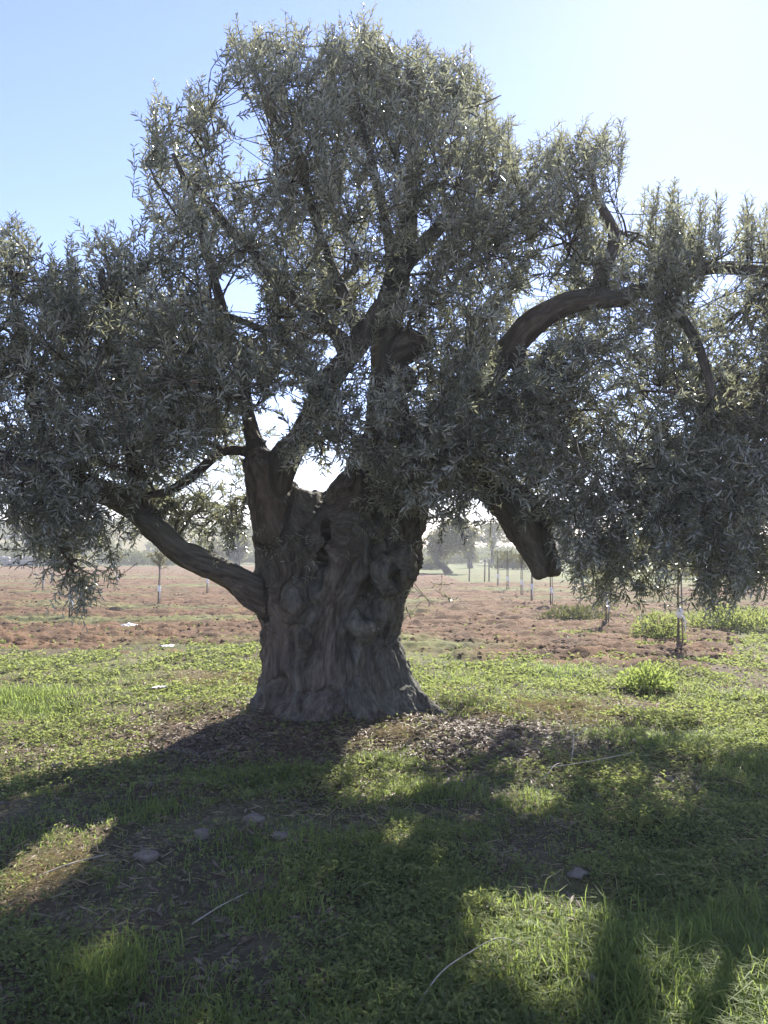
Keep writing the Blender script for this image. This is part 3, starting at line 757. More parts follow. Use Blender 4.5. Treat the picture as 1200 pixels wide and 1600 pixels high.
for (a, b, Yb) in ((578, 800, 6.85), (570, 830, 6.85), (420, 860, 6.95), (470, 840, 6.9), (455, 880, 6.9), (640, 925, 6.95), (690, 915, 7.0), (665, 935, 7.0), (700, 935, 7.0), (610, 870, 6.9), (640, 960, 7.0), (430, 845, 6.9), (445, 860, 6.9), (500, 850, 6.9), (590, 845, 6.8), (560, 815, 6.8), (640, 800, 6.8), (600, 790, 6.8), (655, 850, 6.9), (540, 870, 6.85), (480, 905, 6.9), (410, 830, 6.95), (490, 870, 6.9), (625, 840, 6.85), (610, 815, 6.8), (180, 905, 6.5), (15, 860, 5.9), (35, 885, 5.9)):
    for r_ in range(2):
        b1 = P(a, b, Yb); d = nrm(np.array([R.uniform(-.7, .7), -.5, R.uniform(-.4, .3)])); L = R.uniform(.06, .15)
        path = bez(b1 - d * .18 + np.array([0, .1, .05]), b1 - d * .05, b1 + d * L, 4)
        add_twig(path, .004, .0016); leaves_on(path, L + .1, .06, .5)

LO, LD, LN = np.vstack(LO), np.vstack(LD), np.vstack(LN)
LL, LW, LR = np.concatenate(LL), np.concatenate(LW), np.concatenate(LR)
print('LEAVES', len(LO), 'twigs', {k: len(v) for k, v in tw_paths.items()})
V1, Q1, A1 = leaf_mesh(LO, LD, LN, LL, LW, LR)
VV, QQ = [V1], [Q1]; off = len(V1); nl = len(Q1)
for k in tw_paths:
    v, qd = batch_tubes(np.array(tw_paths[k]), np.array(tw_r[k]), 3 if k == 4 else 5)
    VV.append(v); QQ.append(qd + off); off += len(v)
VV = np.vstack(VV) - TL; QQ = np.vstack(QQ)
mi = np.zeros(len(QQ), int); mi[nl:] = 1
rn = np.zeros(len(VV)); rn[:len(A1)] = A1
me = mk_mesh('crown', VV, QQ, mats=[M_LEAF, M_TWIG], mat_idx=mi, attrs={'rnd': rn})
link('crown', me, tree)

# ------------------------------------------------------------------ grass, weeds, straw
def sample_ground(n, p0=2.2, p1=16.0, pw=1.35, spread=.62):
    u = R.random(n); e = 1 - pw
    y = (p0 ** e + u * (p1 ** e - p0 ** e)) ** (1 / e)
    x = R.uniform(-1, 1, n) * (y * spread + .7)
    return np.column_stack([x, y])
def blades(xy, Hh, Wd, lean, rnd):
    n = len(xy); z = ground_h(xy)
    az = R.uniform(0, 2 * math.pi, n); d = np.column_stack([np.cos(az), np.sin(az), np.zeros(n)])
    s = np.column_stack([-np.sin(az), np.cos(az), np.zeros(n)])
    b = np.column_stack([xy, z - .01]); up = np.array([0, 0, 1.0])
    H = Hh[:, None]; W = Wd[:, None] * .5; l = lean[:, None]
    m1 = b + up * H * .55 + d * H * l * .30; t = b + up * H * (1 - .35 * l) + d * H * l
    V = np.stack([b + s * W, b - s * W, m1 - s * W * .8, m1 + s * W * .8, t], 1).reshape(-1, 3)
    k = np.arange(n)[:, None] * 5
    return V, k + np.array([[0, 1, 2, 3]]), k + np.array([[3, 2, 4]]), np.repeat(rnd, 5)

xy = sample_ground(330000)
patch = fbm(xy * .9, 8, 4); patch2 = fbm(xy * 2.3, 81, 3)
dens = np.clip(.42 + 1.7 * patch + 1.0 * patch2, .02, 1) * (1 - .93 * bare(xy)) * (1 - .88 * field_mask(xy) * (xy[:, 0] < 3.2)) * (1 - .55 * field_mask(xy))
near_open = np.clip((10.5 - xy[:, 1]) / 3, .5, 1)
xy = xy[R.random(len(xy)) < dens * near_open]
patch = fbm(xy * 1.2, 83, 3)
Hh = np.clip(.045 + .085 * patch, .018, .15) * R.uniform(.5, 1.4, len(xy))
Wd = R.uniform(.0035, .0065, len(xy)) * np.clip(xy[:, 1] / 5, .8, 1.8)
parts = [(xy, Hh, Wd)]
# taller tussocks where the photograph has them
for (a, b, rad, hh, n) in ((1160, 1560, .50, .24, 3200), (1080, 1600, .35, .20, 1500), (165, 1530, .22, .17, 900), (25, 1090, .55, .2, 1600), (60, 1110, .5, .16, 1200), (600, 1195, .3, .12, 800), (850, 1560, .45, .14, 1600), (430, 1420, .3, .11, 700), (800, 1470, .4, .13, 1000), (560, 1590, .4, .13, 900), (1195, 1480, .3, .2, 1000), (300, 1600, .3, .12, 600), (340, 1210, .6, .10, 900), (980, 1150, .5, .12, 900), (860, 1050, .7, .15, 1400), (720, 1060, .8, .10, 1200), (1130, 1090, .8, .14, 1400), (1180, 1210, .4, .16, 900), (230, 1260, .3, .13, 500), (700, 1400, .3, .12, 500), (60, 1300, .4, .1, 600), (400, 1330, .35, .1, 600), (1000, 1330, .5, .1, 900), (1100, 1390, .4, .1, 700)):
    c = G(a, b)[:2]
    q_ = c + R.standard_normal((n, 2)) * rad * .5
    parts.append((q_, hh * .8 * R.uniform(.35, 1.15, n), R.uniform(.004, .008, n) * max(.9, c[1] / 6)))
xy = np.vstack([p[0] for p in parts]); Hh = np.concatenate([p[1] for p in parts]); Wd = np.concatenate([p[2] for p in parts])
V, Q, T, A = blades(xy, Hh, Wd, R.uniform(.25, 1.5, len(xy)), np.clip(.5 + .35 * fbm(xy * .7, 85, 3) + .3 * R.standard_normal(len(xy)), 0, 1))
print('BLADES', len(xy))
tag(link('grass', mk_mesh('grass', V, Q, T, mats=[M_GRASS], attrs={'rnd': A})), 'short green grass patchily covering the ground around the tree', 'grass', kind='stuff')

xy = sample_ground(150000, 2.2, 22, 1.25)
patch = fbm(xy * 1.3, 91, 4)
dens = np.clip(.40 + 1.5 * patch, .05, 1) * np.clip(.55 + xy[:, 1] / 9, 0, 1) * (1 - .9 * bare(xy)) * (1 - .80 * field_mask(xy) * np.where(xy[:, 0] > 3.2, .25, 1))
xy = xy[R.random(len(xy)) < dens]
# each seed is a little rosette
K = 4
c = np.repeat(xy, K, 0) + R.standard_normal((len(xy) * K, 2)) * .018
n = len(c); z = ground_h(c) + R.uniform(.004, .05, n)
az = R.uniform(0, 2 * math.pi, n); el = R.uniform(-.2, .8, n)
d = np.column_stack([np.cos(az) * np.cos(el), np.sin(az) * np.cos(el), np.sin(el)])
nn = nrm(np.array([0, 0, 1.0]) + .55 * R.standard_normal((n, 3))); nn = nrm(nn - d * (nn * d).sum(1, keepdims=True))
L = R.uniform(.014, .034, n) * np.clip(c[:, 1] / 5.5, .8, 2.2)
V, Q, A = leaf_mesh(np.column_stack([c, z]), d, nn, L, L * R.uniform(.4, .75, n), R.random(n))
tag(link('weeds', mk_mesh('weeds', V, Q, mats=[M_WEED], attrs={'rnd': A})), 'low broad leaved weeds mixed through the short grass', 'weeds', kind='stuff')

def flat_strips(xy, L, Wd, mat_, name, label, cat, lift=.02, tilt=.25):
    n = len(xy); az = R.uniform(0, 2 * math.pi, n); el = R.normal(0, tilt, n)
    d = np.column_stack([np.cos(az) * np.cos(el), np.sin(az) * np.cos(el), np.sin(el)])
    nn = nrm(np.array([0, 0, 1.0]) + .4 * R.standard_normal((n, 3))); nn = nrm(nn - d * (nn * d).sum(1, keepdims=True))
    V, Q, A = leaf_mesh(np.column_stack([xy, ground_h(xy) + lift * R.uniform(.3, 1.5, n)]), d, nn, L, Wd, R.random(n), .1, R.uniform(-.15, .25))
    tag(link(name, mk_mesh(name, V, Q, mats=[mat_], attrs={'rnd': A})), label, cat, kind='stuff')
xy = sample_ground(26000, 2.2, 16, 1.2)
xy = xy[R.random(len(xy)) < np.clip(.35 + 1.2 * fbm(xy * .8, 95, 3), .05, 1) * np.clip((xy[:, 1] - 1.5) / 4, .1, 1)]
ex = []
for (a, b, rad, n) in ((330, 1065, .7, 2600), (390, 1060, .4, 1500), (900, 1120, .6, 1300), (850, 1112, .4, 900), (620, 1160, .25, 500), (60, 1370, .35, 700), (120, 1345, .3, 400), (960, 1190, .5, 500), (300, 1130, .8, 800), (740, 1120, .5, 700), (550, 1170, .3, 250)):
    ex.append(G(a, b)[:2] + R.standard_normal((n, 2)) * rad * .5)
xy = np.vstack([xy] + ex)
L = R.uniform(.03, .12, len(xy))
flat_strips(xy, L, R.uniform(.0025, .005, len(xy)) * np.clip(xy[:, 1] / 5, .8, 1.8), M_STRAW, 'dry_straw', 'dry pale straw lying among the grass', 'straw', .03, .3)
xy = np.vstack([TC + R.standard_normal((20000, 2)) * np.array([1.5, .7]) + np.array([0.2, -1.15]), sample_ground(12000, 2.2, 9.5, 1.2)])
xy = xy[(xy[:, 1] > 2.2)]
L = R.uniform(.03, .065, len(xy))
flat_strips(xy, L, L * R.uniform(.2, .32, len(xy)), M_LITTER, 'leaf_litter', 'brown fallen olive leaves scattered under the tree', 'leaf litter', .012, .2)

# loose clods and small stones of the field
def pebbles(xy, s, m_, name, label, cat, hfun):
    n = len(xy)
    ico = np.array([(0, 0, 1), (.9, 0, .35), (.28, .85, .35), (-.72, .53, .35), (-.72, -.53, .35), (.28, -.85, .35), (.8, .6, -.3), (-.3, .95, -.3), (-1, 0, -.3), (-.3, -.95, -.3), (.8, -.6, -.3)], float)
    tr = []
    for i in range(5):
        a, b = 1 + i, 1 + (i + 1) % 5; c_, d_ = 6 + i, 6 + (i + 4) % 5
        tr += [(0, a, b), (a, c_, b), (a, d_, c_)]
    V = ico[None] * s[:, None, None] * R.uniform(.65, 1.25, (n, 11, 1)) * np.array([1, 1, .7])
    a = R.uniform(0, 6.28, n); ca, sa = np.cos(a)[:, None], np.sin(a)[:, None]
    V = np.stack([V[..., 0] * ca - V[..., 1] * sa, V[..., 0] * sa + V[..., 1] * ca, V[..., 2]], -1)
    V = V + np.column_stack([xy, hfun(xy) + s * .2])[:, None]
    T = (np.arange(n)[:, None, None] * 11 + np.array(tr)[None]).reshape(-1, 3)
    tag(link(name, mk_mesh(name, V.reshape(-1, 3), None, T, mats=[m_], smooth=False, attrs={'green': np.zeros(n * 11)})), label, cat, kind='stuff')
xy = sample_ground(16000, 11, 75, 1.1, .65)
xy = xy[(field_mask(xy) > .5) & (R.random(len(xy)) < np.clip(.5 + 1.5 * fbm(xy * .7, 97, 3), .05, 1))]
pebbles(xy, R.uniform(.012, .05, len(xy)), M_FIELD, 'soil_clods', 'loose lumps of red earth over the tilled field', 'clods', lambda p: ground_h(p) + .05)
xy = sample_ground(1300, 5, 60, .9, .65)
pebbles(xy, R.uniform(.010, .03, len(xy)), M_STONE, 'pebbles', 'small pale stones scattered over field and grass', 'pebbles', lambda p: ground_h(p) + .05 * field_mask(p))

# ------------------------------------------------------------------ single stones, scraps, stalks
def stone(px, py, s, label, flat=.7):
    bpy_me = None
    g = G(px, py); u = np.linspace(0, math.pi, 11)[1:-1]; v = np.arange(16) * 2 * math.pi / 16
    pts = [(0, 0, 1.0)] + [(math.sin(a) * math.cos(b), math.sin(a) * math.sin(b), math.cos(a)) for a in u for b in v] + [(0, 0, -1.0)]
    pts = np.array(pts); sd = R.integers(1000)
    pts = pts * (1 + .6 * fbm(np.round(pts * 1.6) * .9 + pts * .5 + sd, 3, 2) + .16 * fbm(pts * 4 + sd, 5, 2))[:, None] * s * .85 * np.array([1.15, .9, flat])
    q_, t_ = [], []
    nu = len(u)
    for i in range(nu - 1):
        for j in range(16):
            q_.append((1 + i * 16 + j, 1 + (i + 1) * 16 + j, 1 + (i + 1) * 16 + (j + 1) % 16, 1 + i * 16 + (j + 1) % 16))
    for j in range(16):
        t_.append((0, 1 + j, 1 + (j + 1) % 16)); t_.append((len(pts) - 1, 1 + (nu - 1) * 16 + (j + 1) % 16, 1 + (nu - 1) * 16 + j))
    o = link('stone', mk_mesh('stone', pts, q_, t_, mats=[M_STONE], smooth=True))
    o.location = (g[0], g[1], float(ground_h(g[None, :2])[0]) + s * flat * .22)
    tag(o, label, 'stone', 'stones lying in the grass')
stone(397, 1290, .048, 'rounded pale stone in the shade, beyond the flat stone', .9)
stone(440, 1317, .05, 'low flattish stone in the shade just right of a rounder one', .6)
stone(316, 1312, .045, 'dim grey stone in shaded grass left of the pair of pale stones', .9)
stone(230, 1348, .062, 'large grey stone at the shadow edge beside the sunlit left grass', .7)
stone(93, 1200, .05, 'brownish stone in the lit grass strip left of the trunk shadow', .9)
stone(905, 1380, .055, 'flat light stone alone in the broad dark shade on the right', .4)
stone(1022, 1460, .055, 'dark edged stone at the border of shade and the tall grass', .7)
stone(1000, 1537, .055, 'squat stone in sunlit weeds nearest the tall grass tussock', .8)
stone(922, 1545, .05, 'small brown stone low in the sunlit weeds near a pale curved stalk', .7)
stone(426, 1128, .04, 'small reddish stone resting against the foot of the trunk', .8)
stone(703, 1125, .035, 'small white stone in dark litter just right of the trunk root', .9)

def scrap(px, py, s, label, grp='white scraps of litter'):
    g = G(px, py); n = 9
    a = np.linspace(-1, 1, n); X, Y = np.meshgrid(a, a); p = np.column_stack([X.ravel(), Y.ravel()])
    sd = R.integers(1000)
    zz = .9 * np.abs(fbm(p * 1.9 + sd, 5, 3)) + .1
    p = p * (1 + .25 * fbm(p * 1.2 + sd, 7, 2))[:, None]
    V = np.column_stack([p[:, 0] * s * 1.5, p[:, 1] * s, zz * s])
    V2 = V - np.array([0, 0, .004])
    f = grid_faces(n, n)
    o = link('scrap', mk_mesh('scrap', np.vstack([V, V2]), np.vstack([f, f[:, ::-1] + n * n]), mats=[M_SCRAP], smooth=True))
    o.location = (g[0], g[1], float(ground_h(g[None, :2])[0]) + .05); o.rotation_euler = (0, 0, R.uniform(-.5, .5))
    tag(o, label, 'litter', grp)
scrap(204, 983, .13, 'crumpled white sheet lying on the red soil left of the trunk')
scrap(260, 1015, .075, 'small white scrap in the bright grass strip below a larger sheet')
scrap(908, 1025, .085, 'white scrap at the field edge below the right hanging leaves')
scrap(248, 1086, .05, 'tiny white scrap in straw coloured grass above the trunk shadow')

def stalk(pts, r, label, name='dry_stalk', cat='stalk', grp='dry stalks on the ground'):
    p = np.array([G(a, b) + np.array([0, 0, h]) for a, b, h in pts])
    p[:, 2] += ground_h(p[:, :2])
    o0 = p[0].copy(); pa = catmull(p - o0, 6)
    V, Q, T = tube(pa, np.linspace(r, r * .45, len(pa)), 6)
    o = link(name, mk_mesh(name, V, Q, T, mats=[M_STICK], smooth=True), loc=o0)
    tag(o, label, cat, grp)
stalk([(650, 1600, .03), (690, 1556, .06), (735, 1525, .08), (780, 1512, .08), (818, 1512, .05)], .0028, 'long pale stalk curving through the foreground weeds at the bottom')
stalk([(845, 1210, .03), (900, 1206, .07), (950, 1202, .09), (992, 1190, .08)], .004, 'long straight straw stem crossing the green patch right of the trunk')
stalk([(893, 1200, .02), (896, 1170, .12), (882, 1150, .22)], .005, 'upright dry stem standing in the shade right of the trunk')
stalk([(895, 1175, .10), (925, 1160, .12), (970, 1160, .08)], .004, 'thin bent straw leaning on an upright dry stem')
stalk([(55, 1372, .03), (110, 1362, .06), (168, 1346, .05)], .005, 'yellow straw stem lying in the sunlit left grass')
stalk([(300, 1450, .03), (345, 1430, .05), (388, 1410, .04)], .0035, 'thin fallen stick in the shaded foreground left of centre')
0 and stalk([(250, 1296, .08), (330, 1293, .10), (410, 1294, .06)], .003, 'very thin long stem lying before the rounded pale stone')
stalk([(850, 1230, .02), (868, 1222, .10), (880, 1212, .08)], .004, 'short bent straw under the long straight straw stem')

# ------------------------------------------------------------------ plants beside the field
def leafy(name, label, cat, loc, ax, n, L, mt, stems=8, group=None, stem_name='stem', crown_name='foliage', up=.6, wr=.35):
    t = thing(name, label, cat, loc, group)
    ax = np.array(ax)
    d = nrm(R.standard_normal((n, 3))); d[:, 2] = np.abs(d[:, 2]) * .9
    p = d * ax * (R.random(n) ** .45)[:, None] * (1 + .35 * fbm(d * 2.2 + R.integers(99), 3, 2))[:, None] + np.array([0, 0, ax[2] * .08])
    dd = nrm(d + np.array([0, 0, up]) + .7 * R.standard_normal((n, 3)))
    nn = nrm(R.standard_normal((n, 3)) + np.array([0, 0, .5])); nn = nrm(nn - dd * (nn * dd).sum(1, keepdims=True))
    l = L * R.uniform(.6, 1.3, n)
    V, Q, A = leaf_mesh(p, dd, nn, l, l * wr, R.random(n))
    link(crown_name, mk_mesh(crown_name, V, Q, mats=[mt], attrs={'rnd': A}), t)
    ps, rs = [], []
    for k in range(stems):
        e = nrm(np.array([R.normal(), R.normal(), 1.6])) * ax * .8
        ps.append(bez(np.zeros(3), e * .4 + np.array([0, 0, .1 * ax[2]]), e, 4)); rs.append(np.linspace(.012, .004, 4) * ax[2] * 1.2)
    v, qd = batch_tubes(np.array(ps), np.array(rs), 5)
    link(stem_name, mk_mesh(stem_name, v, qd, mats=[M_TWIG]), t)
    return t
def gz(g): return (float(g[0]), float(g[1]), float(ground_h(np.array([[g[0], g[1]]]))[0]))
leafy('weed_clump', 'bright yellow green leafy weed clump in sun at the right field edge', 'weed', gz(G(1012, 1078)), (.34, .28, .30), 700, .06, M_BUSHWEED, 18, wr=.45, up=.4)
leafy('weed_clump', 'loose green weed growing round the foot of the tied sapling on the right', 'weed', gz(G(1030, 1000)), (.5, .5, .55), 900, .09, M_WEED, 10, 'weeds at the right field edge')
leafy('weed_clump', 'broad green weed patch at far right beyond the sapling', 'weed', gz(G(1150, 985)), (1.1, .8, .45), 1800, .10, M_WEED, 14, 'weeds at the right field edge')
leafy('weed_clump', 'dull green brown weed under the end of the drooping limb', 'weed', gz(G(900, 970)), (.8, .6, .4), 900, .10, M_SCRUB, 10, 'weeds at the right field edge')

SAP = 'young olive saplings planted in the field'
def sapling_parts(t, h, lush, tie=True, lean=.02):
    pa = catmull(np.array([(0, 0, -.05), (.01, 0, h * .3), (lean, .01, h * .6), (lean * 2, 0, h)]), 5)
    link('stem', mk_mesh('stem', *tube(pa, np.linspace(.022, .008, len(pa)), 7), mats=[M_TWIG], smooth=True), t)
    sk = np.array([(.06, -.03, -.1), (.058, -.03, h * .3), (.055, -.03, h * .68)])
    link('stake', mk_mesh('stake', *tube(sk, [.014, .014, .012], 7), mats=[M_STAKE], smooth=True), t)
    if tie:
        tp = np.array([(.03 + .005 * math.sin(k * 2), -.015, h * .25 + .03 * k) for k in range(7)])
        V, Q, T = tube(tp, [.03, .042, .036, .043, .037, .04, .028], 9)
        V[:, 0] = .03 + (V[:, 0] - .03) * 1.25
        link('tie', mk_mesh('tie', V, Q, T, mats=[M_TIE], smooth=True), t)
        tl = np.array([(.06, -.06, h * .27), (.08, -.09, h * .22), (.075, -.1, h * .13)])
        link('tie_end', mk_mesh('tie_end', *tube(tl, [.016, .013, .006], 5), mats=[M_TIE]), t)
    ax = np.array([.42, .42, .34]) * h / 1.7
    c = np.array([lean * 2, 0, h * .80])
    O, D, NN, LLn = [], [], [], []; ps = []
    for k in range(int(lush * 46)):
        d = nrm(R.standard_normal(3) + np.array([0, 0, .5]))
        s0 = np.array([lean * 1.7, 0, h * R.uniform(.55, .95)])
        e = c + d * ax * R.uniform(.5, 1.1)
        pth = bez(s0, (s0 + e) / 2 + np.array([0, 0, .08]), e, 4); ps.append(pth)
        n = 16
        tt = R.uniform(.3, 1, n) * 3; i = np.minimum(tt.astype(int), 2); f = (tt - i)[:, None]
        O.append(pth[i] * (1 - f) + pth[i + 1] * f)
        dv = nrm(nrm(e - s0) + .9 * R.standard_normal((n, 3))); D.append(dv)
        nn = nrm(R.standard_normal((n, 3))); NN.append(nrm(nn - dv * (nn * dv).sum(1, keepdims=True)))
        LLn.append(R.uniform(.05, .09, n))
    O, D, NN, LLn = np.vstack(O), np.vstack(D), np.vstack(NN), np.concatenate(LLn)
    V, Q, A = leaf_mesh(O, D, NN, LLn, LLn * .26, R.random(len(O)))
    v2, q2 = batch_tubes(np.array(ps), np.tile(np.linspace(.006, .003, 4), (len(ps), 1)), 3)
    link('crown', mk_mesh('crown', np.vstack([V, v2]), np.vstack([Q, q2 + len(V)]), mats=[M_LEAF_FAR, M_TWIG], mat_idx=[0] * len(Q) + [1] * len(q2), attrs={'rnd': np.concatenate([A, np.zeros(len(v2))])}), t)
proto = {}
def copy_thing(src, label, loc, rz, sc):
    r = src.copy(); COL.objects.link(r); r.location = loc; r.rotation_euler = (0, 0, rz); r.scale = (sc, sc, sc); r['label'] = label
    for ch in src.children:
        c_ = ch.copy(); COL.objects.link(c_); c_.parent = r
    return r
saps = [
    (247, 948, 1.0, 1.0, 'wispy olive sapling with white tie standing alone on red soil left of the trunk'),
    (323, 928, .95, .6, 'slim sapling with white tie seen just under the low left limb'),
    (108, 968, 1.0, .6, 'sapling with white tie behind the lowest hanging leaves at left'),
    (66, 926, 1.0, .6, 'sapling with white tie nearest the left picture edge, beyond the hanging leaves'),
    (181, 918, 1.0, .6, 'distant slim sapling between hanging leaves and the wispy sapling'),
    (1060, 1008, 1.05, 1.0, 'dark sapling with white tie rising from weeds below the right crown'),
    (947, 978, .95, .6, 'sapling half hidden by leaves right of the drooping limb'),
    (860, 950, .95, .6, 'sapling with white tie right below the blunt limb end'),
    (830, 942, 1.0, 1.0, 'leafy sapling with white tie just left of the blunt limb end'),
    (814, 931, 1.0, 1.0, 'leafy sapling with white tie, second in the row from the blunt limb end'),
    (792, 924, 1.0, .6, 'slender leafy sapling, third in the row from the blunt limb end'),
    (777, 918, 1.0, .6, 'thin sapling, fourth in the row from the blunt limb end, next to bare stakes'),
]
for px, py, sc, lush, lab in saps:
    g = G(px, py)
    if lush not in proto:
        t = thing('olive_sapling', lab, 'sapling', gz(g), SAP); sapling_parts(t, 1.7, lush); proto[lush] = t; t.scale = (sc, sc, sc)
    else:
        copy_thing(proto[lush], lab, gz(g), R.uniform(-.6, .6), sc)
st0 = None
for px, py, lab in ((764, 911, 'bare wooden stake on the far grass edge, right one of a close pair'), (757, 910, 'bare wooden stake on the far grass edge, left one of a close pair'), (733, 910, 'lone bare wooden stake left of the close pair of stakes')):
    g = G(px, py)
    if st0 is None:
        pa = np.array([(0, 0, -.1), (.01, 0, .6), (.015, .01, 1.15), (.015, .01, 1.2)])
        st0 = link('wooden_stake', mk_mesh('wooden_stake', *tube(pa, [.04, .038, .034, .015], 8), mats=[M_STAKE], smooth=True), loc=gz(g)); o = st0
    else:
        o = st0.copy(); COL.objects.link(o); o.location = gz(g); o.rotation_euler = (.02, .03, 1.0)
    tag(o, lab, 'stake', 'bare stakes beyond the field')

# ------------------------------------------------------------------ far trees and scrub
def far_tree(px, Y, zc, ax, trunk_pts, n, label, name='olive_tree', group='trees beyond the field', z0=0, mt=None, L=.26, clumps=16):
    base = P(px, 800, Y); b = np.array([base[0], Y, z0])
    t = thing(name, label, 'tree', tuple(map(float, b)), group)
    pa = catmull(np.array([(a, 0, c_, r) for a, c_, r in trunk_pts]), 5)
    ac = Acc(); ac.add(*tube(pa[:, :3], pa[:, 3], 9))
    top = pa[-1, :3]
    O = []; ax = np.array(ax); cc = np.array([0, 0, zc])
    for k in range(clumps):
        d = nrm(R.standard_normal(3) + np.array([0, 0, .25])); c_ = cc + d * ax * R.uniform(.35, .85)
        s = R.uniform(.28, .45)
        O.append(c_ + nrm(R.standard_normal((n // clumps, 3))) * (R.random(n // clumps) ** .5)[:, None] * ax * s)
        pth = catmull(np.array([top * .95, (top + c_) / 2 + .15 * R.standard_normal(3), c_]), 4)
        ac.add(*tube(pth, np.linspace(pa[-1, 3] * .6, .02, len(pth)), 6))
    V, Q, T = ac.get()
    link('trunk', mk_mesh('trunk', V, Q, T, mats=[M_TWIG], smooth=True), t)
    O = np.vstack(O); m_ = len(O)
    D = nrm(R.standard_normal((m_, 3)) + np.array([0, 0, .3])); nn = nrm(R.standard_normal((m_, 3))); nn = nrm(nn - D * (nn * D).sum(1, keepdims=True))
    l = L * R.uniform(.6, 1.3, m_)
    V, Q, A = leaf_mesh(O, D, nn, l, l * .38, R.random(m_))
    link('crown', mk_mesh('crown', V, Q, mats=[mt or M_LEAF_FAR], attrs={'rnd': A}), t)
    return t
far_tree(703, 57, 2.5, (2.9, 2.2, 1.9), [(0, -.1, .32), (-.5, .5, .25), (-1.0, .9, .2), (-1.0, 1.8, .14)], 5200, 'distant spreading olive with leaning trunk on green grass right of the trunk')
far_tree(768, 92, 3.6, (2.7, 2.2, 1.7), [(0, -.1, .25), (.1, 1.0, .22), (.05, 2.2, .16)], 3600, 'distant round crowned tree above the row of saplings', 'round_tree')
far_tree(372, 62, 1.9, (1.35, 1.3, 1.7), [(0, -.1, .2), (.05, .6, .15), (0, 1.3, .1)], 3600, 'distant dark tree seen in the gap just left of the trunk', mt=M_LEAF)
far_tree(330, 78, 1.3, (2.2, 1.8, 1.4), [(0, -.1, .2), (.05, .4, .15), (0, .9, .1)], 2600, 'distant pale grey green olive left of the dark gap tree')
far_tree(735, 75, 1.5, (.9, .9, 1.3), [(0, -.1, .3), (-.1, .5, .25), (0, 1.0, .18)], 1500, 'distant stubby tree between the spreading olive and the round one')
far_tree(860, 66, 2.4, (2.6, 2.2, 2.0), [(0, -.1, .25), (.1, .8, .2), (.05, 1.6, .14)], 3400, 'distant olive hidden partly behind the blunt limb end')
far_tree(985, 60, 2.2, (2.6, 2.2, 1.7), [(0, -.1, .25), (.1, .8, .2), (.05, 1.4, .14)], 3200, 'distant olive seen through leaves under the right crown')
far_tree(130, 88, 3.0, (3.2, 2.4, 2.2), [(0, -.1, .3), (.1, .9, .24), (.05, 1.9, .16)], 3200, 'distant olive behind the left hanging leaves at the field end')
scr = [(215, 86, 2.6, 1.6, 'green yellow scrub at the field end behind the wispy sapling'), (270, 88, 2.6, 1.3, 'low olive green scrub at the field end under the low limb'),
       (180, 92, 2.2, 1.9, 'taller pale scrub left of the wispy sapling at the field end'), (20, 96, 3.0, 2.4, 'light green scrub on the slope at the left picture edge'),
       (675, 70, 1.2, .8, 'small yellowish bush by the spreading distant olive'), (800, 70, 1.8, 1.3, 'grey green bush behind the leafy saplings'),
       (835, 78, 1.8, 1.4, 'pale bush behind the blunt limb end'), (930, 50, 1.6, 1.2, 'bush seen under the right crown beside hidden saplings'),
       (1090, 46, 2.0, 1.4, 'wide bush far behind the dark sapling on the right'), (1180, 52, 2.4, 1.6, 'bush at the right edge under the crown'),
       (400, 100, 2.6, 2.0, 'scrub at the field end touching the trunk outline'), (310, 104, 3.0, 2.4, 'scrub on the slope above the field end'), (720, 100, 2.6, 1.8, 'scrub patch beyond the spreading distant olive')]
for px, Y, rx, rz, lab in scr:
    b = P(px, 800, Y); z = float(max(0, hill_h(np.array([[b[0], Y]]))[0])) if Y > 98 else 0.0
    leafy('shrub', lab, 'shrub', (float(b[0]), float(Y), z), (rx, rx * .8, rz), 1700, .30, M_SCRUB, 8, 'shrubs beyond the field')
hs = []
for k in range(1500):
    y = R.uniform(104, 260); x = R.uniform(-.75, .75) * y
    hs.append((x, y, R.uniform(.7, 2.4)))
O, D = [], []
for x, y, s in hs:
    z = float(hill_h(np.array([[x, y]]))[0]); n = 60
    d = nrm(R.standard_normal((n, 3))); d[:, 2] = np.abs(d[:, 2])
    O.append(np.array([x, y, z]) + d * s * np.array([1.3, 1.3, .9]) * (R.random(n) ** .4)[:, None])
O = np.vstack(O); m_ = len(O); D = nrm(R.standard_normal((m_, 3)) + [0, 0, .5]); nn = nrm(R.standard_normal((m_, 3))); nn = nrm(nn - D * (nn * D).sum(1, keepdims=True))
l = R.uniform(.4, .9, m_)
V, Q, A = leaf_mesh(O, D, nn, l, l * .5, R.random(m_))
tag(link('hillside_scrub', mk_mesh('hillside_scrub', V, Q, mats=[M_SCRUB], attrs={'rnd': A})), 'far mass of scrub covering the low hill behind the field', 'scrub', kind='stuff')
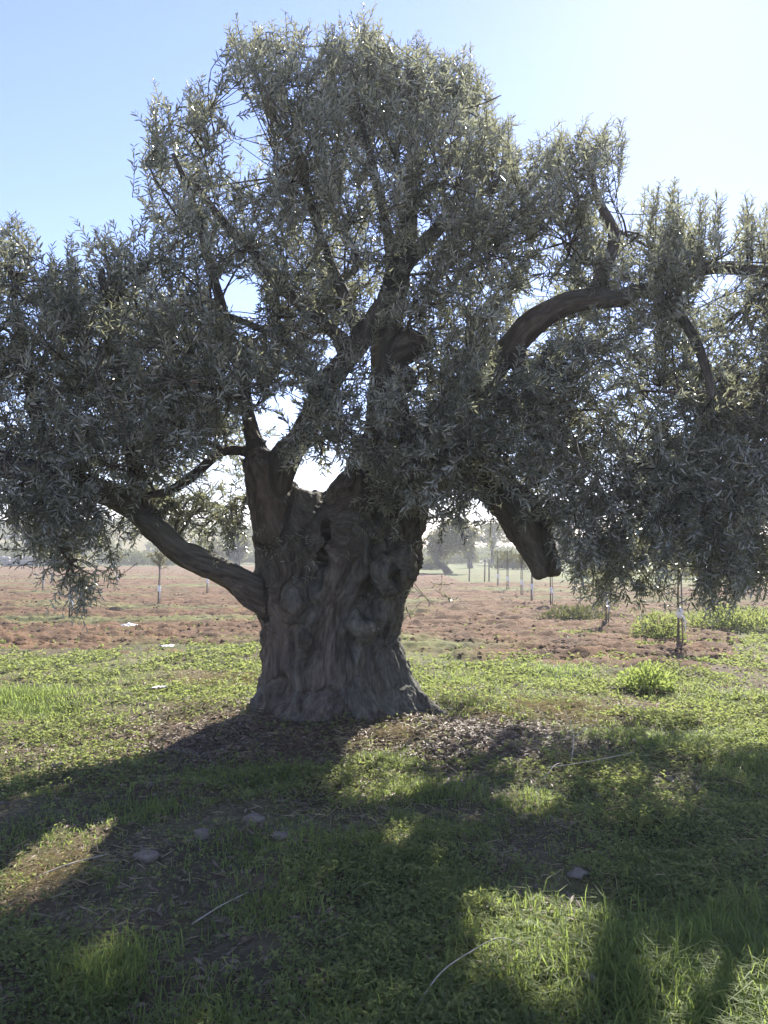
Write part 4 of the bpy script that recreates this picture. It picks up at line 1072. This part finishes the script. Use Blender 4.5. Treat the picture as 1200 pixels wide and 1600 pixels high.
# dry stone wall along the field end on the left
ac = Acc(); base = None
w0, w1 = P(-260, 800, 87), P(95, 800, 87); base = np.array([(w0[0] + w1[0]) / 2, 87.0, 0])
x = w0[0]; 
while x < w1[0]:
    for row in range(3):
        s = np.array([R.uniform(.25, .5), R.uniform(.3, .45), R.uniform(.17, .24)])
        pts = np.array([(math.sin(a) * math.cos(b), math.sin(a) * math.sin(b), math.cos(a)) for a in (.5, 1.1, 1.6, 2.1, 2.6) for b in np.arange(8) * math.pi / 4])
        pts = np.sign(pts) * np.abs(pts) ** .7 * s * R.uniform(.85, 1.1, (40, 1))
        f = [(i * 8 + j, (i + 1) * 8 + j, (i + 1) * 8 + (j + 1) % 8, i * 8 + (j + 1) % 8) for i in range(4) for j in range(8)]
        pts = np.vstack([pts, [(0, 0, s[2]), (0, 0, -s[2])]])
        t = [(40, j, (j + 1) % 8) for j in range(8)] + [(41, 32 + (j + 1) % 8, 32 + j) for j in range(8)]
        ac.add(pts + np.array([x + R.uniform(-.1, .1), 87 + R.uniform(-.1, .1), .15 + row * .36]) - base, f, t)
    x += .62
V, Q, T = ac.get()
tag(link('stone_wall', mk_mesh('stone_wall', V, Q, T, mats=[M_WALLSTONE], smooth=True), loc=base), 'low grey dry stone wall along the far left end of the field', 'wall')

# ------------------------------------------------------------------ haze box, added mainly to imitate the veil of lens glare
HAZE_D, HAZE_G = .0016, .2
x0, x1, y0, y1, z0, z1 = -430, 430, -80, 450, -2, 10
bm = np.array([(x, y, z) for z in (z0, z1) for y in (y0, y1) for x in (x0, x1)])
m_, nt, out = mat('haze_veil')
pv = N(nt, 'ShaderNodeVolumePrincipled'); pv.inputs['Color'].default_value = (.93, .96, 1, 1); pv.inputs['Density'].default_value = HAZE_D; pv.inputs['Anisotropy'].default_value = HAZE_G
nt.links.new(pv.outputs[0], out.inputs['Volume'])
tag(link('haze', mk_mesh('haze', bm, [(0, 2, 3, 1), (4, 5, 7, 6), (0, 1, 5, 4), (1, 3, 7, 5), (3, 2, 6, 7), (2, 0, 4, 6)], mats=[m_])), 'thin haze over the grove, added mainly to imitate lens glare', 'haze', kind='stuff')

# ------------------------------------------------------------------ light, sky, camera
w = bpy.data.worlds.new('World'); scene.world = w; w.use_nodes = True
nt = w.node_tree; nt.nodes.clear()
out = nt.nodes.new('ShaderNodeOutputWorld'); bg = nt.nodes.new('ShaderNodeBackground')
sky = nt.nodes.new('ShaderNodeTexSky'); sky.sky_type = 'NISHITA'; sky.sun_disc = False
sky.sun_elevation = SUN_EL; sky.sun_rotation = SUN_AZ
sky.air_density = 1.0; sky.dust_density = .075; sky.ozone_density = 4.0; sky.altitude = 50
tint = nt.nodes.new('ShaderNodeMix'); tint.data_type = 'RGBA'; tint.blend_type = 'MULTIPLY'; tint.inputs[0].default_value = 1; tint.inputs[7].default_value = (1.2, .96, 1.05, 1)
nt.links.new(sky.outputs[0], tint.inputs[6]); nt.links.new(tint.outputs[2], bg.inputs[0]); bg.inputs[1].default_value = .080
nt.links.new(bg.outputs[0], out.inputs[0])

ld = bpy.data.lights.new('sun', 'SUN'); ld.energy = 4.4; ld.angle = math.radians(.53); ld.color = (1, .95, .87)
lo = bpy.data.objects.new('sun', ld); COL.objects.link(lo)
lo.rotation_euler = Vector(SUN).to_track_quat('Z', 'Y').to_euler(); lo.location = (10, 30, 25)

cd = bpy.data.cameras.new('camera'); cam = bpy.data.objects.new('camera', cd); COL.objects.link(cam)
cam.location = CAM; cam.rotation_euler = (math.pi / 2 + PITCH, 0, 0)
cd.sensor_fit = 'VERTICAL'; cd.sensor_height = 36; cd.lens = 36 * F / 1600; cd.clip_end = 2000; cd.clip_start = .05
scene.camera = cam

scene.view_settings.view_transform = 'Standard'; scene.view_settings.look = 'None'
scene.view_settings.exposure = 1.85; scene.view_settings.gamma = 1
c = scene.cycles
c.max_bounces = 5; c.diffuse_bounces = 3; c.glossy_bounces = 2; c.transmission_bounces = 3; c.volume_bounces = 1; c.transparent_max_bounces = 6
c.use_denoising = True; c.sample_clamp_indirect = 6; c.caustics_reflective = False; c.caustics_refractive = False
